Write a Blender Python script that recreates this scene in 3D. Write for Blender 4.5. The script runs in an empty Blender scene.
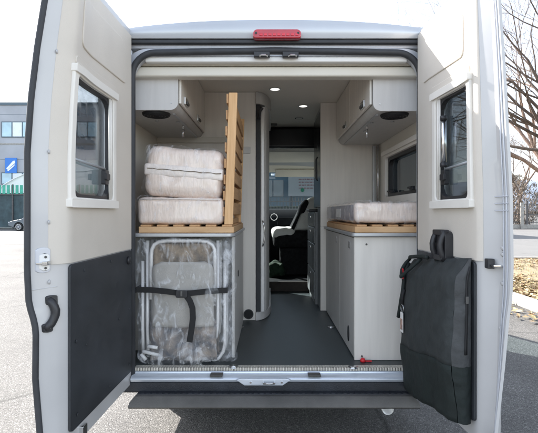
import bpy, bmesh, math, random
from mathutils import Vector, Matrix, noise
random.seed(7)
PI = math.pi
SC = bpy.context.scene
COL = SC.collection
CAMZ, CAMY, F = 1.42, -2.42, 430.0
HX, HY = 269.0, 213.0

def at(px, py, y):
    """a measured photo point, turned into metres at its real depth y"""
    s = F / (y - CAMY)
    return Vector(((px - HX) / s, y, CAMZ - (py - HY) / s))

# ------------------------------------------------------------------ materials
def nmat(name, col, rough=0.5, metal=0.0, var=0.0, vscale=8.0, bump=0.0, bscale=60.0, coat=0.0, col2=None, stretch=(1,1,1), detail=6.0, spec=0.5):
    m = bpy.data.materials.new(name); m.use_nodes = True
    nt = m.node_tree; b = nt.nodes['Principled BSDF']
    b.inputs['Roughness'].default_value = rough
    b.inputs['Metallic'].default_value = metal
    b.inputs['Coat Weight'].default_value = coat
    b.inputs['Specular IOR Level'].default_value = spec
    b.inputs['Base Color'].default_value = (*col, 1)
    tc = nt.nodes.new('ShaderNodeTexCoord')
    mp = nt.nodes.new('ShaderNodeMapping'); mp.inputs['Scale'].default_value = stretch
    nt.links.new(tc.outputs['Object'], mp.inputs[0])
    if var > 0 or col2:
        n = nt.nodes.new('ShaderNodeTexNoise'); n.inputs['Scale'].default_value = vscale; n.inputs['Detail'].default_value = detail
        nt.links.new(mp.outputs[0], n.inputs['Vector'])
        r = nt.nodes.new('ShaderNodeValToRGB')
        r.color_ramp.elements[0].position = 0.32; r.color_ramp.elements[1].position = 0.68
        c2 = col2 if col2 else tuple(min(1, c*(1+var)) for c in col)
        c1 = col if col2 else tuple(c*(1-var) for c in col)
        r.color_ramp.elements[0].color = (*c1, 1); r.color_ramp.elements[1].color = (*c2, 1)
        nt.links.new(n.outputs['Fac'], r.inputs[0]); nt.links.new(r.outputs[0], b.inputs['Base Color'])
        # roughness breakup
        mr = nt.nodes.new('ShaderNodeMapRange'); mr.inputs[3].default_value = max(0, rough-0.07); mr.inputs[4].default_value = min(1, rough+0.1)
        nt.links.new(n.outputs['Fac'], mr.inputs[0]); nt.links.new(mr.outputs[0], b.inputs['Roughness'])
    if bump > 0:
        n2 = nt.nodes.new('ShaderNodeTexNoise'); n2.inputs['Scale'].default_value = bscale; n2.inputs['Detail'].default_value = 5
        nt.links.new(mp.outputs[0], n2.inputs['Vector'])
        bp = nt.nodes.new('ShaderNodeBump'); bp.inputs['Strength'].default_value = bump; bp.inputs['Distance'].default_value = 0.01
        nt.links.new(n2.outputs['Fac'], bp.inputs['Height']); nt.links.new(bp.outputs[0], b.inputs['Normal'])
    return m

def glass(name, tint=(0.8,0.85,0.88), gloss=0.12, alpha=0.85, rough=0.02):
    m = bpy.data.materials.new(name); m.use_nodes = True
    nt = m.node_tree; nt.nodes.clear()
    o = nt.nodes.new('ShaderNodeOutputMaterial')
    t = nt.nodes.new('ShaderNodeBsdfTransparent'); t.inputs[0].default_value = (*[c*alpha for c in tint], 1)
    g = nt.nodes.new('ShaderNodeBsdfGlossy'); g.inputs['Roughness'].default_value = rough
    fr = nt.nodes.new('ShaderNodeFresnel'); fr.inputs['IOR'].default_value = 1.45
    ad = nt.nodes.new('ShaderNodeMath'); ad.operation = 'MULTIPLY_ADD'; ad.inputs[1].default_value = 0.8; ad.inputs[2].default_value = gloss*0.3
    mx = nt.nodes.new('ShaderNodeMixShader')
    nt.links.new(fr.outputs[0], ad.inputs[0]); nt.links.new(ad.outputs[0], mx.inputs[0])
    nt.links.new(t.outputs[0], mx.inputs[1]); nt.links.new(g.outputs[0], mx.inputs[2]); nt.links.new(mx.outputs[0], o.inputs[0])
    return m

def film(name, lo=0.06, hi=0.4, col=(0.85,0.87,0.9), bscale=14):
    m = bpy.data.materials.new(name); m.use_nodes = True
    nt = m.node_tree; b = nt.nodes['Principled BSDF']
    b.inputs['Base Color'].default_value = (*col,1); b.inputs['Roughness'].default_value = 0.12
    b.inputs['Specular IOR Level'].default_value = 0.8
    tc = nt.nodes.new('ShaderNodeTexCoord'); mp = nt.nodes.new('ShaderNodeMapping'); mp.inputs['Scale'].default_value = (1.4,1,0.6)
    nt.links.new(tc.outputs['Object'], mp.inputs[0])
    n = nt.nodes.new('ShaderNodeTexNoise'); n.inputs['Scale'].default_value = bscale; n.inputs['Detail'].default_value = 7; n.inputs['Distortion'].default_value = 1.6
    nt.links.new(mp.outputs[0], n.inputs['Vector'])
    r = nt.nodes.new('ShaderNodeMapRange'); r.inputs[1].default_value = .5; r.inputs[2].default_value = .72; r.inputs[3].default_value = lo; r.inputs[4].default_value = hi
    nt.links.new(n.outputs['Fac'], r.inputs[0]); nt.links.new(r.outputs[0], b.inputs['Alpha'])
    bp = nt.nodes.new('ShaderNodeBump'); bp.inputs['Strength'].default_value = 0.9; bp.inputs['Distance'].default_value = 0.02
    nt.links.new(n.outputs['Fac'], bp.inputs['Height']); nt.links.new(bp.outputs[0], b.inputs['Normal'])
    return m

def wood(name, a, b_, sc=(1,14,14), scale=5):
    return nmat(name, a, 0.55, 0, 0, scale, 0.15, 40, col2=b_, stretch=sc)

def emit(name, col, st):
    m = bpy.data.materials.new(name); m.use_nodes = True
    b = m.node_tree.nodes['Principled BSDF']; b.inputs['Base Color'].default_value = (*col,1)
    b.inputs['Emission Color'].default_value = (*col,1); b.inputs['Emission Strength'].default_value = st
    return m

def island_mat(name, cols, rough=0.8):
    m = bpy.data.materials.new(name); m.use_nodes = True
    nt = m.node_tree; b = nt.nodes['Principled BSDF']; b.inputs['Roughness'].default_value = rough
    g = nt.nodes.new('ShaderNodeNewGeometry'); r = nt.nodes.new('ShaderNodeValToRGB')
    e = r.color_ramp.elements
    while len(e) < len(cols): e.new(0.5)
    for i, c in enumerate(cols):
        e[i].position = i/(len(cols)-1); e[i].color = (*c, 1)
    nt.links.new(g.outputs['Random Per Island'], r.inputs[0]); nt.links.new(r.outputs[0], b.inputs['Base Color'])
    return m

def asphalt(name, lo, mid, hi, big=0.18):
    m = bpy.data.materials.new(name); m.use_nodes = True
    nt = m.node_tree; b = nt.nodes['Principled BSDF']; b.inputs['Roughness'].default_value = 0.85
    tc = nt.nodes.new('ShaderNodeTexCoord')
    v = nt.nodes.new('ShaderNodeTexVoronoi'); v.inputs['Scale'].default_value = 165
    nt.links.new(tc.outputs['Object'], v.inputs['Vector'])
    sp = nt.nodes.new('ShaderNodeSeparateColor'); nt.links.new(v.outputs['Color'], sp.inputs[0])
    r = nt.nodes.new('ShaderNodeValToRGB'); e = r.color_ramp.elements
    e[0].color = (*lo,1); e[1].color = (*hi,1); x = e.new(0.35); x.color = (*mid,1); x = e.new(0.8); x.color = (*mid,1)
    nt.links.new(sp.outputs[0], r.inputs[0])
    n = nt.nodes.new('ShaderNodeTexNoise'); n.inputs['Scale'].default_value = 0.6; n.inputs['Detail'].default_value = 9; n.inputs['Roughness'].default_value = 0.65
    nt.links.new(tc.outputs['Object'], n.inputs['Vector'])
    mr = nt.nodes.new('ShaderNodeMapRange'); mr.inputs[1].default_value = .3; mr.inputs[2].default_value = .7
    mr.inputs[3].default_value = 1-big; mr.inputs[4].default_value = 1+big
    nt.links.new(n.outputs['Fac'], mr.inputs[0])
    cv_ = nt.nodes.new('ShaderNodeTexVoronoi'); cv_.feature = 'DISTANCE_TO_EDGE'; cv_.inputs['Scale'].default_value = .33
    nz = nt.nodes.new('ShaderNodeTexNoise'); nz.inputs['Scale'].default_value = 1.8; nz.inputs['Detail'].default_value = 8
    nt.links.new(tc.outputs['Object'], nz.inputs['Vector'])
    mixv = nt.nodes.new('ShaderNodeMix'); mixv.data_type = 'VECTOR'; mixv.inputs[0].default_value = .25
    nt.links.new(tc.outputs['Object'], mixv.inputs[4]); nt.links.new(nz.outputs['Color'], mixv.inputs[5]); nt.links.new(mixv.outputs[1], cv_.inputs['Vector'])
    cr = nt.nodes.new('ShaderNodeMapRange'); cr.inputs[1].default_value = .0; cr.inputs[2].default_value = .006; cr.inputs[3].default_value = .45; cr.inputs[4].default_value = 1.0
    nt.links.new(cv_.outputs['Distance'], cr.inputs[0])
    ml = nt.nodes.new('ShaderNodeMath'); ml.operation = 'MULTIPLY'; nt.links.new(mr.outputs[0], ml.inputs[0]); nt.links.new(cr.outputs[0], ml.inputs[1])
    mx = nt.nodes.new('ShaderNodeVectorMath'); mx.operation = 'SCALE'
    nt.links.new(r.outputs[0], mx.inputs[0]); nt.links.new(ml.outputs[0], mx.inputs['Scale'])
    nt.links.new(mx.outputs[0], b.inputs['Base Color'])
    bp = nt.nodes.new('ShaderNodeBump'); bp.inputs['Strength'].default_value = 0.7; bp.inputs['Distance'].default_value = 0.006
    nt.links.new(v.outputs['Distance'], bp.inputs['Height']); bp.invert = True
    nt.links.new(bp.outputs[0], b.inputs['Normal'])
    return m

def checker_plate(name):
    m = nmat(name, (0.70,0.66,0.58), 0.4, 0.35, 0.15, 20)
    nt = m.node_tree; b = nt.nodes['Principled BSDF']
    tc = nt.nodes.new('ShaderNodeTexCoord'); w = []
    for rz in (0.8, -0.8):
        mp = nt.nodes.new('ShaderNodeMapping'); mp.inputs['Rotation'].default_value = (0,0,rz); nt.links.new(tc.outputs['Object'], mp.inputs[0])
        wv = nt.nodes.new('ShaderNodeTexWave'); wv.inputs['Scale'].default_value = 30; nt.links.new(mp.outputs[0], wv.inputs['Vector']); w.append(wv)
    mx = nt.nodes.new('ShaderNodeMath'); mx.operation = 'MULTIPLY'
    nt.links.new(w[0].outputs['Fac'], mx.inputs[0]); nt.links.new(w[1].outputs['Fac'], mx.inputs[1])
    bp = nt.nodes.new('ShaderNodeBump'); bp.inputs['Strength'].default_value = 1; bp.inputs['Distance'].default_value = 0.01
    nt.links.new(mx.outputs[0], bp.inputs['Height']); nt.links.new(bp.outputs[0], b.inputs['Normal'])
    return m

M = {}
M['paint'] = nmat('body_paint', (0.50,0.52,0.57), 0.34, 0.25, 0.04, 3, coat=0.6)
M['paint_roof'] = nmat('roof_paint', (0.47,0.49,0.52), 0.3, 0.25, 0.04, 3, coat=0.7)
M['trim'] = nmat('door_trim_moulding', (0.615,0.565,0.50), 0.6, 0, 0.03, 5, 0.12, 350)
M['band'] = nmat('door_inner_metal', (0.50,0.495,0.495), 0.4, 0.05, 0.05, 4, coat=0.35)
M['frame'] = nmat('window_frame_cream', (0.76,0.725,0.67), 0.42, 0, 0.03, 10)
M['white'] = nmat('white_plastic', (0.75,0.74,0.72), 0.35, 0, 0.03, 9)
M['blackpanel'] = nmat('black_board', (0.028,0.031,0.036), 0.5, 0, 0.25, 6, 0.15, 500)
M['rubber'] = nmat('rubber_seal', (0.035,0.037,0.042), 0.6, 0, 0.2, 12)
M['plastic'] = nmat('black_plastic', (0.025,0.025,0.028), 0.42, 0, 0.2, 15, 0.1, 200)
M['bumper'] = nmat('bumper_plastic', (0.10,0.096,0.090), 0.62, 0, 0.28, 5, 0.3, 300)
M['bumper_step'] = nmat('bumper_step_plastic', (0.022,0.025,0.032), 0.45, 0, 0.3, 9, 0.3, 200)
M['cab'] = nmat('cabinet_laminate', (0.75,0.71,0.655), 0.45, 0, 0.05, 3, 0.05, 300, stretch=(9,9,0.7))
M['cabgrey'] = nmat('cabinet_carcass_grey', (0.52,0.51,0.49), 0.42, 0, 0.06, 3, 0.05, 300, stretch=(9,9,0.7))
M['cabend'] = nmat('overhead_end_panel', (0.58,0.565,0.55), 0.45, 0, 0.05, 3, 0.05, 300, stretch=(9,9,0.7))
M['wall'] = nmat('wall_lining', (0.74,0.71,0.64), 0.65, 0, 0.03, 4, 0.1, 200)
M['ceil'] = nmat('ceiling_lining', (0.78,0.745,0.68), 0.5, 0, 0.03, 3, 0.05, 200)
M['header'] = nmat('header_trim', (0.68,0.645,0.57), 0.5, 0, 0.03, 4)
M['floor'] = nmat('vinyl_floor', (0.026,0.036,0.040), 0.40, 0, 0, 11, 0.2, 260, col2=(0.048,0.058,0.060), stretch=(1.6,.7,1), detail=12)
M['edge'] = nmat('worktop_edge_metal', (0.50,0.51,0.52), 0.35, 0.5, 0.08, 6)
M['pine'] = wood('pine_rail', (0.52,0.31,0.15), (0.68,0.44,0.24), (1,14,3))
M['pineV'] = wood('pine_upright', (0.62,0.36,0.16), (0.76,0.48,0.25), (16,14,1))
M['slat'] = wood('beech_slat', (0.48,0.26,0.115), (0.62,0.37,0.18), (14,1,14))
M['chrome'] = nmat('chrome', (0.72,0.73,0.74), 0.18, 1.0, 0.06, 30)
M['alu'] = nmat('brushed_aluminium', (0.66,0.71,0.78), 0.3, 0.45, 0.08, 9, stretch=(1,12,12))
M['checker'] = checker_plate('checker_plate')
M['mattress'] = nmat('mattress_cover', (0.80,0.675,0.59), 0.3, 0, 0.025, 14, 0.5, 22, coat=0.8, stretch=(2.5,1,0.5))
M['mattress_band'] = nmat('mattress_border', (0.80,0.72,0.66), 0.3, 0, 0.04, 20, 0.4, 30, coat=0.6)
M['mattress_grey'] = nmat('mattress_quilted_side', (0.42,0.38,0.40), 0.35, 0, 0.3, 30, 0.6, 30, coat=0.6)
M['dark'] = nmat('dark_void', (0.012,0.012,0.013), 0.7)
M['fridge'] = nmat('dark_glossy_front', (0.016,0.018,0.021), 0.22, 0, 0.2, 5)
M['kitchen'] = nmat('kitchen_front', (0.16,0.17,0.175), 0.4, 0, 0.08, 4, stretch=(8,8,.8))
M['dash'] = nmat('dashboard_plastic', (0.009,0.010,0.012), 0.8, 0, 0.25, 9, 0.1, 200, spec=.12)
M['seatcover'] = nmat('white_seat_cover', (0.74,0.73,0.68), 0.6, 0, 0.06, 9, 0.4, 25)
M['seatdark'] = nmat('dark_seat_fabric', (0.018,0.018,0.019), 0.9, 0, 0.3, 30, 0.2, 300, spec=.1)
M['bagU'] = nmat('bag_fabric', (0.028,0.033,0.034), 0.75, 0, 0.22, 18, 0.5, 30)
M['bagL'] = nmat('bag_lower_fabric', (0.010,0.016,0.015), 0.75, 0, 0.25, 14, 0.5, 26)
M['bagG'] = nmat('bag_gusset', (0.055,0.058,0.060), 0.7, 0, 0.18, 18, 0.5, 34)
M['strap'] = nmat('black_webbing', (0.012,0.012,0.013), 0.7, 0, 0.2, 60)
M['red'] = nmat('red_label', (0.65,0.02,0.03), 0.5)
M['brakelens'] = nmat('red_lens', (0.42,0.008,0.02), 0.12, 0, 0.12, 30, coat=1)
M['brakein'] = nmat('lens_reflector', (0.62,0.05,0.07), 0.2, 0.2, 0.1, 60)
M['glass'] = glass('door_glass', (0.90,0.94,0.96), 0.25, 0.96)
M['glassR'] = glass('door_glass_tinted', (0.62,0.66,0.68), 0.25, 0.9)
M['glassdark'] = glass('side_glass', (0.35,0.38,0.40), 0.3, 0.6)
M['windscreen'] = glass('windscreen_glass', (0.80,0.90,0.92), 0.1, 0.95)
M['film'] = film('clear_wrapping', .06, .48)
M['film2'] = film('mattress_wrapping', 0.02, 0.34, (0.92,0.92,0.95), 13)
M['tube'] = nmat('enamelled_tube', (0.72,0.71,0.70), 0.3, 0.1, 0.04, 20)
M['chairback'] = nmat('chair_fabric', (0.40,0.38,0.35), 0.7, 0, 0.08, 12, 0.2, 300)
M['camo'] = nmat('patterned_fabric', (0.08,0.065,0.05), 0.7, 0, 0, 17, 0.3, 60, col2=(0.36,0.28,0.20))
M['camo2'] = nmat('grey_patterned_fabric', (0.10,0.11,0.13), 0.7, 0, 0, 15, 0.3, 60, col2=(0.34,0.28,0.23))
M['greenfab'] = nmat('green_cloth', (0.012,0.03,0.014), 0.9, 0, 0.3, 30)
M['led'] = emit('led_spot', (1,0.96,0.88), .5)
M['tyre'] = nmat('tyre', (0.02,0.02,0.02), 0.8)
M['rim'] = nmat('wheel_rim', (0.45,0.46,0.48), 0.35, 0.8)
M['ground'] = asphalt('asphalt_ground', (0.035,0.034,0.032), (0.100,0.095,0.088), (0.24,0.232,0.22), .30)
M['road'] = asphalt('road_surface', (0.12,0.118,0.115), (0.15,0.147,0.14), (0.21,0.205,0.195), 0.08)
M['kerb'] = nmat('concrete_kerb', (0.34,0.32,0.29), 0.8, 0, 0.2, 6, 0.3, 60)
M['soil'] = nmat('leaf_litter_soil', (0.16,0.12,0.075), 0.9, 0, 0, 9, 0.6, 20, col2=(0.30,0.24,0.14))
M['leaves'] = island_mat('dry_leaves', [(0.30,0.19,0.09),(0.42,0.31,0.17),(0.20,0.12,0.06),(0.36,0.30,0.15),(0.14,0.09,0.05),(0.45,0.36,0.22)])
M['bark'] = nmat('bark', (0.10,0.075,0.06), 0.85, 0, 0.3, 20, 0.6, 50)
M['bark2'] = nmat('pale_bark', (0.20,0.14,0.11), 0.85, 0, 0.3, 20, 0.6, 50)
M['brush'] = island_mat('dry_brush', [(0.20,0.15,0.11),(0.30,0.23,0.16),(0.14,0.12,0.10),(0.26,0.22,0.19)])
M['ironfence'] = nmat('iron_fence', (0.10,0.095,0.095), 0.6, 0.2, 0.2, 9)
M['bldg'] = nmat('grey_render', (0.40,0.41,0.44), 0.85, 0, 0.08, 0.6, 0.2, 6)
M['bldg_trim'] = nmat('dark_window_frame', (0.10,0.14,0.17), 0.5)
M['bpane'] = nmat('pale_blind_pane', (0.45,0.62,0.70), 0.15, 0, 0.12, 1.2)
M['bpane2'] = nmat('white_blind_pane', (0.72,0.76,0.78), 0.25, 0, 0.06, 1.2)
M['signblue'] = nmat('blue_sign', (0.04,0.20,0.62), 0.4)
M['signwhite'] = nmat('white_sign', (0.85,0.87,0.88), 0.4)
M['greenslat'] = nmat('green_slat', (0.05,0.36,0.26), 0.5, 0, 0.2, 3)
M['darkscreen'] = nmat('dark_screen', (0.045,0.075,0.085), 0.7, 0, 0.35, 2)
M['tent'] = nmat('white_membrane', (0.80,0.80,0.79), 0.5, 0, 0.03, 0.4)
M['bluewall'] = nmat('blue_wall', (0.30,0.44,0.54), 0.8, 0, 0.08, 1.2)
M['carpaint'] = nmat('steel_blue_car_paint', (0.035,0.05,0.07), 0.3, 0.2, 0.05, 3, coat=1)
M['hill'] = nmat('hill_scrub_haze_tint', (0.20,0.24,0.30), 0.95, 0, 0.15, 0.05)  # blue of distance haze mixed into the hill's base colour
M['lampwhite'] = nmat('headlamp_lens', (0.8,0.82,0.85), 0.1)

# ------------------------------------------------------------------ mesh builder
class MB:
    def __init__(s): s.v = []; s.f = []
    def add(s, vs, fs):
        o = len(s.v); s.v += [Vector(v) for v in vs]; s.f += [tuple(i+o for i in f) for f in fs]; return s
    def box(s, x0, x1, y0, y1, z0, z1, M_=None):
        vs = [(x,y,z) for z in (z0,z1) for y in (y0,y1) for x in (x0,x1)]
        if M_: vs = [M_ @ Vector(v) for v in vs]
        return s.add(vs, [(0,2,3,1),(4,5,7,6),(0,1,5,4),(2,6,7,3),(0,4,6,2),(1,3,7,5)])
    def tube(s, pts, r, n=8, cap=True):
        pts = [Vector(p) for p in pts]; rs = r if isinstance(r, (list,tuple)) else [r]*len(pts)
        rings = []; up = None
        for i, p in enumerate(pts):
            d = (pts[min(i+1,len(pts)-1)] - pts[max(i-1,0)]).normalized()
            if up is None:
                up = Vector((0,0,1)) if abs(d.z) < .9 else Vector((1,0,0))
            a = d.cross(up).normalized(); b = a.cross(d).normalized(); up = b
            rings.append([p + rs[i]*(a*math.cos(2*PI*k/n) + b*math.sin(2*PI*k/n)) for k in range(n)])
        vs = [v for rg in rings for v in rg]; fs = []
        for i in range(len(pts)-1):
            for k in range(n):
                fs.append((i*n+k, i*n+(k+1)%n, (i+1)*n+(k+1)%n, (i+1)*n+k))
        if cap: fs += [tuple(range(n))[::-1], tuple(range((len(pts)-1)*n, len(pts)*n))]
        return s.add(vs, fs)
    def prism(s, poly, axis, a, b):
        """poly of 2D points extruded along axis from a to b"""
        def mk(u, v, w):
            return {'x':(w,u,v), 'y':(u,w,v), 'z':(u,v,w)}[axis]
        n = len(poly)
        vs = [mk(u,v,a) for u,v in poly] + [mk(u,v,b) for u,v in poly]
        fs = [tuple(range(n)), tuple(range(2*n-1, n-1, -1))] + [(i, n+i, n+(i+1)%n, (i+1)%n) for i in range(n)]
        return s.add(vs, fs)
    def grid(s, fn, nu, nv, closed=False):
        vs = [fn(i/nu, j/nv) for j in range(nv+1) for i in range(nu+1)]
        fs = [(j*(nu+1)+i, j*(nu+1)+i+1, (j+1)*(nu+1)+i+1, (j+1)*(nu+1)+i) for j in range(nv) for i in range(nu)]
        return s.add(vs, fs)
    def disc(s, c, r, axis='y', th=0.004, n=20, rz=None):
        poly = []
        for k in range(n):
            a = 2*PI*k/n; poly.append((math.cos(a)*r, math.sin(a)*(rz or r)))
        c = Vector(c); i = 'xyz'.index(axis); w = c[i]
        o = [c[j] for j in range(3) if j != i]
        return s.prism([(u+o[0], v+o[1]) for u,v in poly], axis, w-th/2, w+th/2)

def rrect(x0, x1, z0, z1, r, n=6, side=0):
    """rounded rectangle outline; r may be 4 radii (bl, br, tr, tl)"""
    rr = r if isinstance(r, (list,tuple)) else (r,)*4
    cs = [(x0+rr[0], z0+rr[0], PI, rr[0]), (x1-rr[1], z0+rr[1], 1.5*PI, rr[1]), (x1-rr[2], z1-rr[2], 0, rr[2]), (x0+rr[3], z1-rr[3], .5*PI, rr[3])]
    out = []
    for k, (cx, cz, a0, q) in enumerate(cs):
        arc = [(cx + q*math.cos(a0+.5*PI*i/n), cz + q*math.sin(a0+.5*PI*i/n)) for i in range(n+1)]
        if side and out:
            p = out[-1]; t = arc[0]
            out += [(p[0]+(t[0]-p[0])*i/(side+1), p[1]+(t[1]-p[1])*i/(side+1)) for i in range(1, side+1)]
        out += arc
    if side:
        p = out[-1]; t = out[0]
        out += [(p[0]+(t[0]-p[0])*i/(side+1), p[1]+(t[1]-p[1])*i/(side+1)) for i in range(1, side+1)]
    return out

def ring(mb, outer, inner, a, b, mk):
    n = len(outer)
    vs = [mk(u,v,a) for u,v in outer]+[mk(u,v,a) for u,v in inner]+[mk(u,v,b) for u,v in outer]+[mk(u,v,b) for u,v in inner]
    fs = []
    for i in range(n):
        j = (i+1)%n
        fs += [(i,j,n+j,n+i), (2*n+i,3*n+i,3*n+j,2*n+j), (i,2*n+i,2*n+j,j), (n+i,n+j,3*n+j,3*n+i)]
    return mb.add(vs, fs)

def world_off(p):
    o = Vector((0,0,0))
    while p is not None: o += p.location; p = p.parent
    return o

def obj(name, mb, mat, parent=None, loc=None, bevel=0, seg=2, smooth=False, label=None):
    me = bpy.data.meshes.new(name)
    off = world_off(parent) if parent else Vector(loc or (0,0,0))
    me.from_pydata([tuple(v-off) for v in mb.v], [], mb.f)
    bm = bmesh.new(); bm.from_mesh(me); bmesh.ops.recalc_face_normals(bm, faces=bm.faces); bm.to_mesh(me); bm.free()
    for m in (mat if isinstance(mat, list) else [mat]): me.materials.append(m)
    o = bpy.data.objects.new(name, me); COL.objects.link(o)
    if parent: o.parent = parent
    else: o.location = off
    if smooth:
        for p in me.polygons: p.use_smooth = True
    if bevel:
        b = o.modifiers.new('Bevel', 'BEVEL'); b.width = bevel; b.segments = seg; b.limit_method = 'ANGLE'; b.angle_limit = math.radians(40)
        for p in me.polygons: p.use_smooth = True
        w = o.modifiers.new('WN', 'WEIGHTED_NORMAL'); w.keep_sharp = True
    if label: o['label'] = label
    return o

def tag(o, label, cat, group=None):
    o['label'] = label; o['category'] = cat
    if group: o['group'] = group
    return o
def thing(name, label, cat, loc=(0,0,0), group=None):
    o = bpy.data.objects.new(name, None); o.empty_display_size = .1; COL.objects.link(o); o.location = loc
    return tag(o, label, cat, group)
def struct(o): o['kind'] = 'structure'; return o
def stuff(o): o['kind'] = 'stuff'; return o
def copy_thing(src, loc, label=None):
    r = src.copy(); COL.objects.link(r); r.location = loc
    if label: r['label'] = label
    for ch in list(src.children):
        c = ch.copy(); COL.objects.link(c); c.parent = r
        for g in list(ch.children):
            d = g.copy(); COL.objects.link(d); d.parent = c
    return r

def text_mesh(mb, s, size, origin, ux, uz, depth, nrm):
    """letters as real flat solids: text curve turned into mesh and placed on the plane origin + u*ux + v*uz"""
    cu = bpy.data.curves.new('lettering', 'FONT'); cu.body = s; cu.size = size
    o = bpy.data.objects.new('lettering', cu); COL.objects.link(o)
    dg = bpy.context.evaluated_depsgraph_get(); me = bpy.data.meshes.new_from_object(o.evaluated_get(dg))
    vs = [origin + ux*v.co.x + uz*v.co.y + nrm*depth for v in me.vertices]
    mb.add(vs, [tuple(p.vertices) for p in me.polygons])
    bpy.data.objects.remove(o); bpy.data.curves.remove(cu); bpy.data.meshes.remove(me)

def soft(x0,x1,y0,y1,z0,z1,r,amp=.006,fr=9,seed=0,n=(16,16,8),tilt=0,wr=None):
    """rounded, slightly lumpy cushion"""
    mb = MB(); c = Vector(((x0+x1)/2,(y0+y1)/2,(z0+z1)/2)); h = Vector(((x1-x0)/2,(y1-y0)/2,(z1-z0)/2))
    def warp(p):
        q = Vector([max(-h[i]+r, min(h[i]-r, p[i])) for i in range(3)])
        d = p - q
        if d.length > 1e-6: p = q + d.normalized()*r
        sd = Vector((seed*3.1, seed*1.7, seed*.9))
        nn = noise.noise((p+sd)*fr)*amp + noise.noise((p+sd)*fr*2.7)*amp*.5
        dn = d.normalized() if d.length > 1e-6 else Vector((0,0,0))
        p = p + dn*nn
        bow = 1 - (p.x/h.x)**2
        if tilt: p = Matrix.Rotation(tilt,3,'Y') @ p
        return p + c
    nx,ny,nz = n
    def face(fn, a, b): mb.grid(fn, a, b)
    sm = lambda t: (2*t-1)
    def crowd(t):   # denser near edges
        u = 2*t-1
        return math.copysign(abs(u)**0.7, u)
    face(lambda u,v: warp(Vector((crowd(u)*h.x, -h.y, crowd(v)*h.z))), nx, nz)
    face(lambda u,v: warp(Vector((crowd(u)*h.x, h.y, crowd(v)*h.z))), nx, nz)
    face(lambda u,v: warp(Vector((-h.x, crowd(u)*h.y, crowd(v)*h.z))), ny, nz)
    face(lambda u,v: warp(Vector((h.x, crowd(u)*h.y, crowd(v)*h.z))), ny, nz)
    face(lambda u,v: warp(Vector((crowd(u)*h.x, crowd(v)*h.y, -h.z))), nx, ny)
    face(lambda u,v: warp(Vector((crowd(u)*h.x, crowd(v)*h.y, h.z))), nx, ny)
    return mb
def weld(o, d=1e-4):
    bm = bmesh.new(); bm.from_mesh(o.data); bmesh.ops.remove_doubles(bm, verts=bm.verts, dist=d)
    bmesh.ops.recalc_face_normals(bm, faces=bm.faces); bm.to_mesh(o.data); bm.free(); return o

# ================================================================== THE VAN
XC = 0.037
XL, XR = -0.963, 1.037           # outside of the body
IL, IR = -0.905, 0.975           # inside lining
van = thing('camper_van', 'silver grey high roof camper van with both rear doors swung wide open', 'camper van', (XC, 2.4, 0))

# ---- body sides (window openings left out), pillars round the rear opening
b = MB()
b.box(XL, XL+.04, 0.0, 3.2, .32, 2.34)
RW = (0.24, 1.10, 1.50, 1.90)                                   # side window opening
b.box(XR-.04, XR, 0.0, RW[0], .32, 2.34); b.box(XR-.04, XR, RW[1], 3.2, .32, 2.34)
b.box(XR-.04, XR, RW[0], RW[1], .32, RW[2]); b.box(XR-.04, XR, RW[0], RW[1], RW[3], 2.34)
for xa, xb in ((XL, XL+.04), (XR-.04, XR)):
    b.prism([(3.2,.32),(5.3,.32),(5.35,.75),(5.2,1.0),(4.5,1.32),(3.2,1.32)], 'x', xa, xb)
    b.prism([(3.2,2.02),(3.66,2.0),(3.40,2.20),(3.2,2.34)], 'x', xa, xb)
    b.prism([(3.66,2.0),(3.56,2.012),(4.42,1.32),(4.5,1.32)], 'x', xa, xb)
# rear pillars, top beam and lower beam of the door opening
b.box(XL+.04, -.771, 0.0, .07, .45, 2.34); b.box(.851, XR-.04, 0.0, .07, .45, 2.34)
b.box(XL+.04, XR-.04, 0.0, .07, 2.345, 2.40)
b.box(XL+.04, XR-.04, 0.03, .12, .40, .490)
body = obj('body', b, M['paint'], van, bevel=.008)
# bonnet and nose
b = MB()
prof = [(4.50,1.32),(5.0,1.18),(5.30,.98),(5.42,.72),(5.42,.34)]
b.grid(lambda u,v: Vector((XL+.04+(XR-XL-.08)*u, prof[round(v*4)][0] - .12*(2*u-1)**4, prof[round(v*4)][1])), 12, 4)
obj('bonnet', b, M['paint'], van, smooth=True)
# front bumper
b = MB(); b.prism([(5.25,.30),(5.50,.32),(5.53,.60),(5.30,.66)], 'x', XL+.02, XR-.02); obj('front_bumper', b, M['bumper'], van, bevel=.02)

# ---- roof: crowned shell with a lip over the doors
def roofz(u):                                 # u in 0..1 over the width
    t = 2*u-1
    return 2.492 - .075*abs(t)**2.4 - .085*max(0,(abs(t)-.86)/.14)**2
b = MB()
def roof_fn(u, v):
    y = -.035 + v*3.40; z = roofz(u)
    if v > .75: z -= .38*((v-.75)/.25)**1.6
    return Vector((XL + (XR-XL)*u, y, z))
b.grid(roof_fn, 40, 24)
b.grid(lambda u,v: Vector((XL+.03+(XR-XL-.06)*u, -.035+v*3.40, (roofz(u)-.05) - (0 if v<=.75 else .38*((v-.75)/.25)**1.6))), 40, 24)
b.grid(lambda u,v: Vector((XL+(XR-XL)*u, -.035-.012*math.sin(PI*v), roofz(u)*(1-v)+2.388*v)) , 40, 5)     # rear face of the cap
obj('roof', b, M['paint_roof'], van, smooth=True)
b = MB(); b.box(XL+.06, XR-.06, -.03, .0, 2.364, 2.387); obj('rain_gutter', b, M['rubber'], van, bevel=.006)
# roof shell lower end (closes side to cap)
for xa in (XL, XR-.03):
    b = MB(); b.box(xa, xa+.03, 0, 3.2, 2.342, 2.372); obj('roof_rail', b, M['paint_roof'], van, bevel=.006)

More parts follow.
